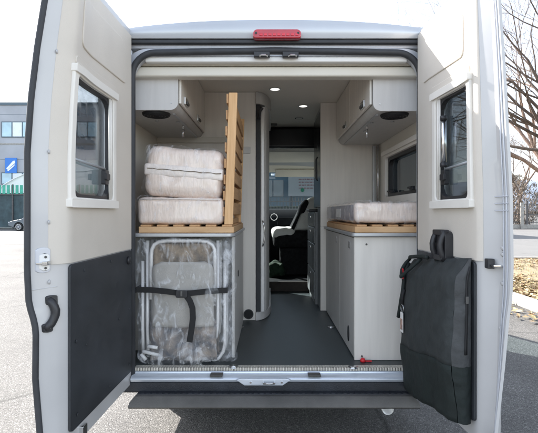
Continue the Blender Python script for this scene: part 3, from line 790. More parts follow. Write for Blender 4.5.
b = MB(); b.grid(lambda u,v: Vector((cv[round(u*10)][0], cv[round(u*10)][1], .62+1.68*v)), 10, 1); b.box(-.03,.002,1.41,2.30,.62,2.30)
obj('curved_door', b, M['cabgrey'], bc, smooth=True)
b = MB()
sk = [(-.108,1.06)] + [(-.108+.125*math.sin(.5*PI*i/8), 1.045+.36*(1-math.cos(.5*PI*i/8))) for i in range(9)] + [(.017,2.2),(-.108,2.2)]
b.prism(sk, 'z', .552, .618); obj('rounded_plinth', b, M['cabend'], bc, bevel=.004)
b = MB(); b.prism(sk, 'z', 2.302, 2.398); obj('rounded_header', b, M['cabgrey'], bc, bevel=.004)
b = MB(); b.tube([(-.052+.02*math.sin(PI*i/6),1.055,1.15+i*.035) for i in range(7)], .006, 8); obj('door_pull', b, M['chrome'], bc, smooth=True)
b = MB(); b.tube([(-.085,1.068,2.18),(-.075,1.05,2.24),(-.055,1.05,2.27)], .014, 10); obj('door_roller', b, M['plastic'], bc, smooth=True)
b = MB(); b.box(IL+.003,-.12,2.28,2.30,.552,2.398); obj('front_panel', b, M['cab'], bc)

# ================================================================== RIGHT PARTITION + KITCHEN
kt = thing('wardrobe_unit', 'tall pale partition panel with black glossy fridge column behind it', 'wardrobe', (.7, 1.8, .55))
b = MB(); b.box(.458, IR-.003, 1.40, 1.425, 1.30, 2.398); b.box(.458,.512,1.40,1.425,.552,1.299); obj('end_panel', b, M['cab'], kt, bevel=.002)
b = MB(); b.box(.466, IR-.003, 1.427, 2.05, 1.47, 2.36); fg = obj('fridge_door', b, M['fridge'], kt, bevel=.012)
b = MB(); b.tube([(.452,1.58,1.72),(.440,1.58,1.74),(.440,1.58,1.92),(.452,1.58,1.94)], .008, 8); obj('handle', b, M['plastic'], fg, smooth=True)
b = MB(); b.box(.475, IR-.003, 1.427, 2.05, 2.362, 2.398); obj('top_filler', b, M['cabgrey'], kt)
b = MB(); b.box(.462, IR-.003, 1.427, 1.66, .552, 1.466); obj('lower_panel', b, M['kitchen'], kt, bevel=.003)

kk = thing('kitchen_unit', 'dark grey kitchen block with drawers beside the aisle near the cab', 'kitchen unit', (.7, 2.05, .55))
b = MB(); b.box(.44, IR-.003, 1.662, 2.32, .552, 1.43); obj('carcass', b, M['kitchen'], kk)
for z0,z1 in ((.60,.86),(.87,1.12),(1.13,1.28),(1.29,1.42)):
    b = MB(); b.box(.425,.439,1.67,2.31,z0,z1); d = obj('drawer_front', b, M['kitchen'], kk, bevel=.004)
    b = MB(); b.box(.416,.4245,1.92,2.0,z1-.05,z1-.03); obj('drawer_handle', b, M['chrome'], d, bevel=.002)
b = MB(); b.box(.415, IR-.003, 2.052, 2.33, 1.432, 1.46); obj('worktop', b, M['plastic'], kk, bevel=.006)

# ================================================================== BED BASE CABINETS
# right
rc = thing('bed_cabinet', 'pale right bed base cabinet under the single mattress', 'cabinet', (.74,.7,.55), 'bed base cabinets either side of the aisle')
b = MB(); b.box(.520, IR-.003, .14, 1.398, .552, 1.275); obj('carcass', b, M['cab'], rc)
b = MB(); b.box(.504, IR-.003, .118, .1385, .552, 1.278); ep = obj('end_panel', b, M['cab'], rc, bevel=.0015)
for xx, zz in ((.575,1.235),(.548,.575),(.60,1.20)):
    if zz == 1.20: continue
    b = MB(); b.disc((xx,.117,zz), .006, 'y', .004, 12); obj('end_screw', b, M['bumper'], ep)
for (ya,yb) in ((.142,.652),(.658,1.39)):
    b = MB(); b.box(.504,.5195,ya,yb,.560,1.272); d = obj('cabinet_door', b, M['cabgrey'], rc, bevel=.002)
    b = MB(); b.box(.4985,.5035,ya+.10,ya+.135,1.20,1.245); obj('push_lock', b, M['chrome'], d, bevel=.003)
b = MB(); b.prism([(.30+.026*math.cos(a*PI/10), .66+.05*math.sin(a*PI/10)) for a in range(20)], 'x', .4995, .5035); obj('socket_outlet', b, M['plastic'], rc, bevel=.001)
b = MB(); b.prism(rrect(.485, IR-.003, .085, 1.398, (.03,.004,.004,.004)), 'z', 1.282, 1.303); obj('worktop', b, M['edge'], rc, bevel=.005, seg=3)
# left (open garage with the bagged chairs in it)
lc = thing('bed_cabinet', 'left bed base cabinet, open towards the doors, bagged chairs standing in it', 'cabinet', (-.55,.6,.55), 'bed base cabinets either side of the aisle')
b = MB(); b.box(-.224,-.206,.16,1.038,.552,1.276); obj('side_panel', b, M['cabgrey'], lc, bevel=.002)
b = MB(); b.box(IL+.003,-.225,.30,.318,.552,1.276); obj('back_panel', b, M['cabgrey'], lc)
b = MB(); b.prism(rrect(IL+.003,-.195,.035,1.038,(.004,.05,.004,.004)), 'z', 1.283, 1.303); obj('worktop', b, M['edge'], lc, bevel=.005, seg=3)
b = MB(); b.box(-.2055,-.2015,.42,.455,1.0,1.04); obj('side_latch', b, M['plastic'], lc, bevel=.002)

# ================================================================== SLATTED BED BASES
def slat_flat(name, x0, x1, y0, y1, z0, label, nsl):
    t = thing(name, label, 'bed base', ((x0+x1)/2,(y0+y1)/2,z0), 'wooden slatted bed bases')
    for ya, yb in ((y0,y0+.03),(y1-.03,y1)):
        b = MB(); b.box(x0,x1,ya,yb,z0,z0+.036); obj('rail', b, M['pine'], t, bevel=.003)
    for k in range(nsl):
        xc = x0+.04+(x1-x0-.08)*k/(nsl-1)
        b = MB(); b.box(xc-.03,xc+.03,y0+.004,y1-.004,z0+.0365,z0+.047); obj('slat', b, M['slat'], t, bevel=.002)
    b = MB(); b.box(x0, x0+.022, y0+.031, y1-.031, z0+.0, z0+.036); b.box(x1-.022, x1, y0+.031, y1-.031, z0, z0+.036); obj('end_rail', b, M['pine'], t, bevel=.002)
    return t
slat_flat('slatted_bed_base', -.76, -.205, .085, .98, 1.3045, 'wooden slatted base lying under the left mattresses', 6)
slat_flat('slatted_bed_base', .505, .955, .10, 1.34, 1.3045, 'wooden slatted base lying under the right mattress', 5)
# upright base standing beside the left mattresses
us = thing('slatted_bed_base', 'wooden slatted base standing upright beside the stacked mattresses', 'bed base', (-.235,.4,1.355), 'wooden slatted bed bases')
def lean(z): return (z-1.352)*.035
for (ya, hh, w) in ((.095, 2.125, .05), (.80, 2.125, .05)):
    b = MB()
    vs = []
    for z in (1.3525, hh):
        X = -.262+lean(z)
        vs += [(X,ya,z),(X+w,ya,z),(X+w,ya+.028,z),(X,ya+.028,z)]
    b.add(vs, [(0,1,2,3),(4,5,6,7),(0,1,5,4),(1,2,6,5),(2,3,7,6),(3,0,4,7)]); obj('upright', b, M['pineV'], us, bevel=.003)
for k in range(8):
    z = 1.40+k*.095; X = -.262+lean(z)
    b = MB(); b.box(X-.013, X-.001, .105 if k%1==0 else .1, .83, z, z+.055); obj('slat', b, M['slat'], us, bevel=.002)
for (za,zc) in ((1.3525,1.385),(2.06,2.10)):
    b = MB(); X=-.262+lean(za); b.box(X+.012,X+.034,.124,.799,za,zc); obj('cross_rail', b, M['slat'], us, bevel=.002)
for k in range(7):
    z = 1.41+k*.096; X = -.262+lean(z); b = MB(); b.box(X+.036, X+.048, .125, .795, z, z+.074); obj('slat', b, M['slat'], us, bevel=.002)

# ================================================================== MATTRESSES
t = thing('foam_mattress', 'pinkish foam mattress in clear wrapping lying flat at the bottom of the left stack', 'mattress', (-.53,.5,1.352), 'wrapped mattresses')
o = weld(obj('cushion', soft(-.775,-.268,.10,.93,1.353,1.512,.030,.006,9,1,(28,24,12)), M['mattress'], t, smooth=True))
o = weld(obj('wrapping', soft(-.782,-.262,.09,.94,1.3525,1.522,.035,.014,13,5,(30,24,14)), M['film2'], t, smooth=True))
b = MB(); b.tube([(-.76,.098,1.500),(-.52,.092,1.503),(-.285,.098,1.498)], .004, 6); obj('piping', b, M['mattress_band'], t, smooth=True)
t = thing('folded_mattress', 'folded pinkish mattress in clear wrapping on top of the left stack', 'mattress', (-.50,.5,1.52), 'wrapped mattresses')
tl = math.radians(4.5)
o = weld(obj('cushion', soft(-.736,-.269,.112,.80,1.507,1.808,.062,.009,7,3,(30,22,22),tl), M['mattress'], t, smooth=True))
o = weld(obj('border_band', soft(-.740,-.267,.108,.80,1.625,1.700,.016,.004,14,4,(34,22,6),tl), M['mattress_band'], t, smooth=True))
b = MB(); b.tube([(-.715+.435*i/14, .105+.003*math.sin(i*1.7), 1.684-.435*i/14*math.tan(tl)+.002*math.sin(i*2.3)) for i in range(15)], .0028, 6); obj('zip', b, M['camo'], t, smooth=True)
o = weld(obj('wrapping', soft(-.748,-.262,.095,.83,1.505,1.815,.05,.016,12,7,(40,24,28),tl), M['film2'], t, smooth=True))
t = thing('foam_mattress', 'single foam mattress in clear wrapping on the right bed base by the window', 'mattress', (.72,.7,1.352), 'wrapped mattresses')
o = weld(obj('cushion', soft(.508,.962,.11,1.33,1.360,1.484,.028,.006,9,6,(24,34,12)), M['mattress'], t, smooth=True))
b = MB(); b.box(.5045,.5065,.16,1.30,1.375,1.470); o = obj('quilted_side', b, M['mattress_grey'], t)
b = MB(); b.box(.5025,.5042,.62,.80,1.39,1.45); obj('care_label', b, M['white'], t)
o = weld(obj('wrapping', soft(.496,.968,.098,1.34,1.353,1.492,.03,.012,13,9,(26,34,14)), M['film2'], t, smooth=True))

# chrome rods at the wall
rd = thing('blind_pole', 'slim chrome pole standing in the corner behind the right mattress', 'pole', (.952,1.34,1.49))
b = MB(); b.tube([(.951,1.33,1.46),(.951,1.33,2.01)], .010, 10); obj('rod', b, M['chrome'], rd, smooth=True)
b = MB(); b.box(.912,.937,1.35,1.385,1.305,2.01); obj('backing_strip', b, M['edge'], rd, bevel=.003)

# ================================================================== BAGGED FOLDING CHAIRS
SF = 2.475
def C(px, py, y=.06): 
    s = F/(y-CAMY); return Vector(((px-HX)/s, y, CAMZ-(py-HY)/s))
def chair(yo, label, fb, dx=0):
    t = thing('folding_chair', label, 'chair', (-.52, yo, .555), 'folded chairs bagged in the left bed cabinet')
    def q(px,py,dy=0): v = C(px,py,.06); return Vector((v.x+dx, yo+dy, v.z))
    arch = [q(150,300,0), q(150,256,0), q(150.6,250,0), q(153,245,0), q(158,242,0), q(166,241,0), q(199,241,0), q(207,242,0), q(212,245.5,0), q(214,250,0), q(214.5,256,0), q(214.5,300,0)]
    b = MB(); b.tube(arch, .0115, 8); obj('back_tube', b, M['tube'], t, smooth=True)
    for pts in ([q(145.5,241,.018),q(145.5,330,.018),q(146,352,.018)], [q(217,241,.018),q(217,325,.018),q(215.5,338,.018),q(212,345,.018),q(207,350,.018)],
                [q(140,262,.03),q(140,330,.03),q(140.5,358,.03)], [q(224,262,.03),q(224,345,.03),q(222.5,354,.03),q(218,361,.03),q(211,364.5,.03)]):
        b = MB(); b.tube(pts, .0105, 8); obj('leg', b, M['tube'], t, smooth=True)
    for pts in ([q(147,347,-.01), q(157,348.5,-.01)], [q(142,352,-.012), q(158,356,-.012)], [q(140,355,-.004),q(145,361,-.004)]):
        b = MB(); b.tube(pts, .0105, 8); obj('foot', b, M['white'], t, smooth=True)
    a = q(152,262); c = q(213.5,327)
    b = MB()
    def bk(u,v):
        x = a.x+(c.x-a.x)*u; z = c.z+(a.z-c.z)*v
        r_ = .055; 
        e = 0
        if v > .86: 
            k=(v-.86)/.14; e = (1-math.sqrt(max(0,1-k*k)))*r_
        x = a.x+e+(c.x-a.x-2*e)*u
        return Vector((x, yo-.012-.016*math.sin(PI*u)+.004*math.sin(9*u+4*v), z))
    b.grid(bk, 14, 20); o = obj('backrest', b, M['chairback'], t, smooth=True); s_=o.modifiers.new('S','SOLIDIFY'); s_.thickness=.006; s_.offset=1
    a2 = q(151,244); c2 = q(213,268)
    b = MB(); b.grid(lambda u,v: Vector((a2.x+(c2.x-a2.x)*u, yo+.012+.008*math.sin(7*u+v*5), c2.z+(a2.z-c2.z)*v)), 14, 6); o = obj('headrest', b, fb[0], t, smooth=True); s_=o.modifiers.new('S','SOLIDIFY'); s_.thickness=.006
    a3 = q(149,322); c3 = q(216,362)
    b = MB(); b.grid(lambda u,v: Vector((a3.x+(c3.x-a3.x)*u, yo+.004+.012*math.sin(8*u+v*6), c3.z+(a3.z-c3.z)*v)), 16, 10); o = obj('seat', b, fb[1], t, smooth=True); s_=o.modifiers.new('S','SOLIDIFY'); s_.thickness=.008
    return t
chair(.085, 'folded white tube chair with grey backrest, the front one inside the clear bag', (M['camo'],M['camo2']))
chair(.175, 'folded patterned chair squeezed behind the front one inside the clear bag', (M['camo'],M['camo2']), .004)
bg = thing('plastic_bag', 'crumpled clear plastic bag wrapped round the folded chairs', 'plastic bag', (-.52,.12,.552))
o = weld(obj('film_skin', soft(C(136,0).x, -.228, .030, .285, .553, 1.274, .04, .030, 8, 11, (46,14,54)), M['film'], bg, smooth=True))
o = weld(obj('film_bulge', soft(-.268, -.196, .028, .150, .575, 1.268, .03, .024, 9, 17, (10,10,50)), M['film'], bg, smooth=True))
# crumpled folds at the bottom
b = MB(); rnd = random.Random(4)
for k in range(22):
    x = -.72+.30*rnd.random(); z = .565+.14*rnd.random()**2; l = .05+.12*rnd.random(); a = rnd.uniform(-.9,.9)
    p = Vector((x,.036-.012*rnd.random(),z)); d = Vector((math.cos(a),0,math.sin(a)))*l; n_ = Vector((-math.sin(a),0,math.cos(a)))*(.012+.02*rnd.random())
    b.add([p, p+d*.5+n_+Vector((0,-.012,0)), p+d, p+d*.5-n_*.4], [(0,1,2),(0,2,3)])
obj('bag_fold', b, M['film'], bg, smooth=True)
# strap
sp = thing('luggage_strap', 'black webbing strap buckled round the bagged chairs with its tail hanging', 'strap', (-.50,.03,1.0))
def ribbon(pts, w, up=Vector((0,0,1)), th=.003):
    mb = MB(); n = len(pts); vs=[]
    for i,p in enumerate(pts):
        d=(pts[min(i+1,n-1)]-pts[max(i-1,0)]).normalized(); u = Vector((-d.z,0,d.x)); 
        vs += [p-u*w/2+Vector((0,-th,0)), p+u*w/2+Vector((0,-th,0)), p+u*w/2, p-u*w/2]
    fs=[]
    for i in range(n-1):
        for k in range(4): fs.append((i*4+k,i*4+(k+1)%4,(i+1)*4+(k+1)%4,(i+1)*4+k))
    fs += [(0,1,2,3),((n-1)*4,(n-1)*4+1,(n-1)*4+2,(n-1)*4+3)]
    return mb.add(vs,fs)
Y=.018
b = ribbon([C(px,py,Y) for px,py in ((136,289.6),(150,289.8),(165,291.2),(180,293.3),(192,293),(206,291.5),(218,290.6),(227,290.3))], .032); obj('band', b, M['strap'], sp)
b = MB(); b.box(C(227,0,Y).x, C(227,0,Y).x+.003, Y-.002, .33, C(0,293,Y).z, C(0,287.6,Y).z); b.box(C(136,0,Y).x-.004, C(136,0,Y).x-.001, Y-.002, .33, C(0,293,Y).z, C(0,287.6,Y).z); obj('band_side', b, M['strap'], sp)
b = MB(); c = C(182.5,293.5,Y); b.prism(rrect(c.x-.036,c.x+.03,c.z-.022,c.z+.020,.008), 'y', Y-.016, Y-.004); bu = obj('buckle', b, M['plastic'], sp, bevel=.003)
b = MB(); b.box(c.x-.008,c.x+.004,Y-.024,Y-.017,c.z-.012,c.z+.018); obj('buckle_lever', b, M['bumper'], bu, bevel=.002)
b = ribbon([C(px,py,Y-.006) for px,py in ((186,295),(190,301),(192.5,308),(193,318),(191.5,330),(189.5,342))], .034); obj('tail', b, M['strap'], sp)

# ================================================================== CAB SEAT AND CLOTH
st = thing('cab_seat', 'dark cab seat with white cover seen through the aisle', 'seat', (.42,3.2,.64))
def sp3(px,py,y=3.15): return at(px,py,y)
b = MB(); b.box(.14,.60,2.95,3.42,.641,.98); obj('seat_base', b, M['seatdark'], st, bevel=.03)
o = weld(obj('cushion', soft(.05,.60,2.92,3.44,.985,1.20,.07,.008,7,21,(16,16,8)), M['seatdark'], st, smooth=True))
o = weld(obj('cushion_cover', soft(.035,.33,2.915,3.445,1.10,1.235,.055,.012,9,22,(16,16,8),math.radians(-3)), M['seatcover'], st, smooth=True))
# backrest leans to the right: outline in the x-z plane with real depth
bp_ = [(.30,1.20),(.46,1.20),(.60,1.22),(.66,1.45),(.66,1.60),(.58,1.64),(.50,1.60),(.42,1.45),(.34,1.30)]
b = MB(); b.prism(bp_, 'y', 2.96, 3.40); o = obj('backrest', b, M['seatcover'], st, bevel=.04, seg=3)
b = MB(); b.prism([(.36,1.40),(.44,1.42),(.50,1.55),(.47,1.60),(.40,1.52)], 'y', 2.93, 3.30); obj('headrest', b, M['seatdark'], st, bevel=.02, seg=3)
b = MB(); b.prism([(.26,1.20),(.31,1.20),(.40,1.42),(.385,1.45)], 'y', 2.94,3.42); obj('side_bolster', b, M['seatdark'], st, bevel=.01)
cl_ = thing('crumpled_cloth', 'dark green cloth bundled on the cab floor', 'cloth', (.08,2.9,.64))
o = weld(obj('cloth_heap', soft(-.02,.18,2.75,2.95,.643,.82,.06,.04,11,31,(16,16,10)), M['greenfab'], cl_, smooth=True))

# red cap on floor
rc_ = thing('red_plug', 'small red plug on the floor at the foot of the right cabinet', 'plug', (.545,.09,.55))
b = MB(); b.tube([(.548,.092,.5525),(.548,.092,.562),(.548,.092,.572)], [.016,.015,.009], 14); obj('cap', b, M['red'], rc_, smooth=True)
b = MB(); b.box(.548,.60,.088,.096,.5525,.558); obj('tab', b, M['red'], rc_)

# ================================================================== HANGING BAG ON THE RIGHT DOOR
hb = thing('carry_bag', 'charcoal fabric carry bag with black lower half hanging on the right rear door', 'bag', (.79,-.3,.5))
def bagface(u, v, side):
    """u 0 hinge .. 1 free end, v 0 bottom .. 1 top; side 0 aisle face, 1 door face"""
    t = .015 + .565*u
    ztop = 1.165 + .065*u; zbot = .455 + .085*u + .006*math.cos(u*9)
    z = zbot + (ztop-zbot)*v
    thk = .088*min(1,(.35+.65*min(1,(1-v)*9+.0)))*(.85+.15*math.sin(PI*min(1,v*1.1)))
    n0 = .014; n = n0 + (thk if side==0 else 0)
    sag = .010*noise.noise(Vector((u*4,v*5,side*3+.3))) + .007*noise.noise(Vector((u*11,v*8,2)))
    if side == 0:
        n += sag + .010*math.sin(PI*v)
        e = max(0,(u-.93)/.07); n -= .018*e*e
        e = max(0,(.05-u)/.05); n -= .02*e
    return MR(t, z, max(n0+.002, n) if side==0 else n0)
def bagpart(v0, v1, extra=0):
    b = MB(); nu, nv = 30, max(4,int(34*(v1-v0)))
    g0 = lambda u,v: bagface(u, v0+(v1-v0)*v, 0) + Vector((-extra,0,0))
    b.grid(g0, nu, nv)
    b.grid(lambda u,v: bagface(u, v0+(v1-v0)*v, 1), nu, nv)
    for uu in (0,): b.grid(lambda u,v: bagface(uu,v0+(v1-v0)*v,0)*(1-u)+bagface(uu,v0+(v1-v0)*v,1)*u + Vector((-extra*(1-u),0,0)), 4, nv)
    for vv in (v0,v1): b.grid(lambda u,v: bagface(u,vv,0)*(1-v)+bagface(u,vv,1)*v + Vector((-extra*(1-v),0,0)), nu, 3)
    return b
weld(obj('upper_body', bagpart(.345,1), M['bagU'], hb, smooth=True))
weld(obj('lower_body', bagpart(0,.345,.002), M['bagL'], hb, smooth=True))
def gus(v0,v1):
    b = MB(); b.grid(lambda u,v: bagface(1,v0+(v1-v0)*v,0)*(1-u)+bagface(1,v0+(v1-v0)*v,1)*u + Vector((0,-.016*math.sin(PI*u)-.001+.004*noise.noise(Vector((u*5,v*9,0))),0)), 10, 30)
    return b
obj('end_gusset', gus(.345,1), M['bagG'], hb, smooth=True); obj('lower_gusset', gus(0,.345), M['bagL'], hb, smooth=True)
b = MB()
zp = lambda u: [bagface(1,v,0)*(1-u)+bagface(1,v,1)*u+Vector((0,-.016*math.sin(PI*u)-.003,0)) for v in [.42+.53*i/12 for i in range(13)]]
b.tube(zp(.62), .004, 6); b.tube(zp(.72), .0025, 6); obj('zip', b, M['strap'], hb, smooth=True)
b = MB(); p = zp(.62)[8]; b.box(p.x-.006,p.x+.006,p.y-.010,p.y-.004,p.z-.03,p.z); obj('zip_pull', b, M['bumper'], hb, bevel=.002)
# carry handles drooping over the top corner
for k,(u0,u1,dn,lw) in enumerate(((.06,.50,.06,.010),(.03,.36,.15,.009))):
    b = MB(); pts=[]
    for i in range(15):
        a=i/14; u = u0+(u1-u0)*a; v = .985 - dn*math.sin(PI*a)*.9 if k else .99+.02*math.sin(PI*a)
        p = bagface(u, min(1,v), 0) + Vector((-.016-.018*math.sin(PI*a), 0, .012)); pts.append(p)
    b.tube(pts, lw, 8); obj('carry_handle', b, M['bagL'], hb, smooth=True)
b = MB(); pts=[bagface(.05+.10*math.sin(i/9*PI)*.6, .97-.42*i/9, 0)+Vector((-.010,0,0)) for i in range(10)]
b.tube(pts, [.012]*3+[.010]*7, 8); obj('hanging_cord', b, M['bagL'], hb, smooth=True)
p = bagface(.09,.90,0)+Vector((-.024,0,0)); b = MB(); b.box(p.x-.004,p.x+.001,p.y-.028,p.y+.012,p.z-.034,p.z+.022); lbk = obj('red_tag', b, M['red'], hb, bevel=.002)
b = MB(); b.box(p.x-.0052,p.x-.0042,p.y-.018,p.y-.010,p.z-.016,p.z+.012); obj('tag_mark', b, M['white'], lbk)
ky = thing('key_tag', 'keyring with picture tag hanging from the carry bag', 'key tag', bagface(.17,.62,0))
kp = bagface(.17,.63,0)+Vector((.004,0,0))
b = MB(); b.tube([kp+Vector((-.012,.020*math.cos(a*PI/12),.022*math.sin(a*PI/12))) for a in range(25)], .0022, 6, cap=False); obj('ring', b, M['chrome'], ky, smooth=True)
b = MB(); b.box(kp.x-.016,kp.x-.013,kp.y-.022,kp.y+.022,kp.z-.125,kp.z-.022); kt_ = obj('card', b, M['white'], ky, bevel=.001)
b = MB(); b.box(kp.x-.0172,kp.x-.0162,kp.y-.018,kp.y+.018,kp.z-.112,kp.z-.055); obj('picture', b, nmat('printed_picture',(.05,.03,.03),.4,0,0,45,col2=(.75,.45,.35)), kt_)
b = MB(); b.tube([kp+Vector((-.012,0,.022)), kp+Vector((-.010,.002,.07)), kp+Vector((.0,.004,.10))], .009, 8); obj('cord', b, M['strap'], ky, smooth=True)

# ================================================================== SETTING
b = MB(); b.box(-500,500,-250,800,-.4,0); g = struct(obj('ground', b, M['ground'], None, (0,0,0)))
b = MB()
b.add([(-120,17,.004),(14.3,17,.004),(14.3,34.5,.004),(-120,34.5,.004)], [(0,1,2,3)]); b.add([(14.31,-60,.004),(34,-60,.004),(34,34.5,.004),(14.31,34.5,.004)], [(0,1,2,3)]); b.add([(3.9,10.2,.004),(14.3,10.2,.004),(14.3,16.99,.004),(3.9,16.99,.004)], [(0,1,2,3)])
struct(obj('road', b, M['road'], None, (0,0,0)))
# verge island with kerb and leaves
b = MB()
b.prism(rrect(4.0,14.2,-14,10.1,1.0,8), 'z', -.05, .09); vg = struct(obj('verge', b, M['soil'], None, (4,0,0)))
b = MB(); ring(b, rrect(3.82,14.3,-14.1,10.2,1.1,10,8), rrect(4.0,14.2,-14,10.1,1.0,10,8), -.05, .135, lambda u,v,w: Vector((u,v,w)))
struct(obj('verge_kerb', b, M['kerb'], None, (3.9,0,0), bevel=.015))
rnd = random.Random(11); b = MB()
for k in range(15000):
    x = 4.05+8.5*rnd.random(); y = -1+11*rnd.random()
    if k < 14700 and noise.noise(Vector((x*.9,y*.9,3)))+.5*noise.noise(Vector((x*3,y*3,1))) < -.12 + .25*rnd.random(): x = 4.05+.45*rnd.random()**2*(1+2*rnd.random())
    if k > 14500: x = 3.3+.5*rnd.random(); y = 0+9*rnd.random()
    z0 = .092 if x>4.0 and x<14 else .004
    s_ = .025+.035*rnd.random(); a = rnd.uniform(0,6.28); tx, ty = rnd.uniform(-.5,.5), rnd.uniform(-.5,.5)
    u = Vector((math.cos(a),math.sin(a),tx))*s_; w = Vector((-math.sin(a),math.cos(a),ty))*s_*.6; c = Vector((x,y,z0+.022*rnd.random()+s_*.3))
    b.add([c-u, c-w*.8+Vector((0,0,.006)), c+u, c+w+Vector((0,0,.008))], [(0,1,2,3)])
lv = stuff(obj('fallen_leaves', b, M['leaves'], None, (4,0,.09))); lv['label'] = 'dry brown leaves covering the verge'
# grass tufts on verge
b = MB()
for k in range(3500):
    x = 4.1+9*rnd.random(); y = -1+11*rnd.random(); h = .03+.07*rnd.random(); a = rnd.uniform(0,6.28)
    c = Vector((x,y,.09)); w = Vector((math.cos(a),math.sin(a),0))*.006; tip = Vector((rnd.uniform(-.03,.03),rnd.uniform(-.03,.03),h))
    b.add([c-w,c+w,c+tip],[(0,1,2)])
gr = stuff(obj('dry_grass', b, island_mat('dry_grass_blades',[(.28,.24,.10),(.16,.17,.06),(.34,.29,.15)]), None, (4,0,.09))); gr['label'] = 'thin dry grass among the leaves'

# low wall and iron fence on the right
fn = thing('iron_fence', 'dark iron railing fence on a low kerb across the road to the right', 'fence', (30,36.5,0))
b = MB(); b.box(8,60,36.3,36.6,0,.38); obj('base_wall', b, M['kerb'], fn, bevel=.02)
b = MB()
for z in (.55,1.25,2.2): b.box(8,60,36.42,36.47,z,z+.06)
obj('rail', b, M['ironfence'], fn)
b = MB(); k=0; x=8.05
while x < 60: b.box(x,x+.022,36.435,36.455,.40,2.32); x += .13
bars = stuff(obj('bars', b, M['ironfence'], fn))
for i in range(18):
    x = 8.3+i*3.0; b = MB(); b.box(x-.09,x+.09,36.36,36.54,.381,2.48); b.box(x-.11,x+.11,36.34,36.56,2.481,2.53); obj('post', b, M['ironfence'], fn)
b = MB(); b.box(22.6,22.9,36.15,36.28,0,2.35); tag(obj('pale_post', b, M['kerb'], None, (22.7,36.2,0), bevel=.01), 'pale concrete post in front of the iron fence', 'post')

# ---- trees
def branch(mb, tw, p, d, L, r, depth, rnd, droop=0.0, spread=.6):
    n = 4; pts=[p]; rs=[r]
    for i in range(n):
        d = (d + Vector((rnd.uniform(-1,1),rnd.uniform(-1,1),rnd.uniform(-.6,.8)))*.20 + Vector((0,0,-droop))).normalized()
        p = p + d*L/n; pts.append(p); rs.append(r*(1-.42*(i+1)/n))
    mb.tube(pts, rs, 7 if r>.03 else (4 if r > .008 else 3), cap=False)
    if depth == 0: return
    kids = rnd.choice((2,3,3)) if depth > 2 else 4
    for k in range(kids+ (1 if depth<4 else 0)):
        i = rnd.choice((2,3,4)) if k else 4
        ax = Vector((rnd.uniform(-1,1),rnd.uniform(-1,1),rnd.uniform(-1,1))).normalized()
        nd = (d + ax*spread*(1 if k else .6)).normalized()
        branch(mb, tw, pts[i], nd, L*rnd.uniform(.62,.85), rs[i]*rnd.uniform(.55,.8), depth-1, rnd, droop, spread)
def bare_tree(loc, h, label, seed, mat, dirs, r0=.16, depth=5, L0=None, spread=.75):
    rnd = random.Random(seed); t = thing('bare_tree', label, 'tree', loc, 'leafless trees')
    lo = Vector(loc); b = MB(); top = lo+Vector((.1,0,h))
    b.tube([lo+Vector((0,0,-.05)), lo+Vector((.02,0,.25)), lo+Vector((-.04,.02,h*.5)), top], [r0*1.5,r0*1.05,r0*.9,r0*.75], 12)
    obj('trunk', b, mat, t, smooth=True)
    b = MB()
    for (dx,dy,dz,ll) in dirs: branch(b, None, top+Vector((0,0,-.1)), Vector((dx,dy,dz)).normalized(), ll, r0*.55, depth, rnd, .02, spread)
    obj('crown', b, mat, t, smooth=True)
    return t
bare_tree((5.95,6.2,.09), 2.6, 'bare brown tree on the leafy verge right of the van', 5, M['bark'],
    [(-.5,-.1,.9,1.8),(.3,.2,1,1.8),(-.15,.3,1,2.0),(.6,-.4,.8,1.6),(-.75,.1,.55,1.5),(-.3,-.5,.8,1.7),(-.9,-.2,.8,1.7),(-.6,.5,.9,1.9),(-.95,.15,.35,1.6),(-.8,-.15,1.1,1.9),(-.45,.1,1.2,2.1),(-.7,.3,.7,1.8),(-.2,-.1,1.3,2.1)], .075, 6, spread=.9)
bare_tree((7.5,9.0,.09), 2.3, 'bare many twigged tree at the far end of the leafy verge', 33, M['bark2'],
    [(-.6,.0,.9,2.0),(-.2,-.2,1,2.2),(.4,.2,.9,1.9),(-.9,.1,.6,1.9),(-.4,.4,1,2.1)], .11, 6)
bare_tree((9.5,2.5,.09), 2.4, 'bare pale tree farther out on the verge beyond the right door', 9, M['bark2'],
    [(-.5,.2,.9,1.8),(.4,.2,1,1.7),(.1,-.5,.9,1.8)], .14, 5)
bare_tree((21.5,30,0), 2.6, 'bare reddish tree on the near side of the iron fence', 15, M['bark2'],
    [(-.5,.2,.9,2.4),(.4,.2,1,2.4),(.1,-.5,.9,2.2),(-.2,.1,1,2.6)], .18, 5)
bare_tree((27,44,0), 3.5, 'tall bare tree standing behind the iron fence', 21, M['bark2'],
    [(-.5,.2,.9,3.4),(.4,.2,1,3.4),(.1,-.5,.9,3.2),(-.2,.1,1,3.6)], .25, 5)

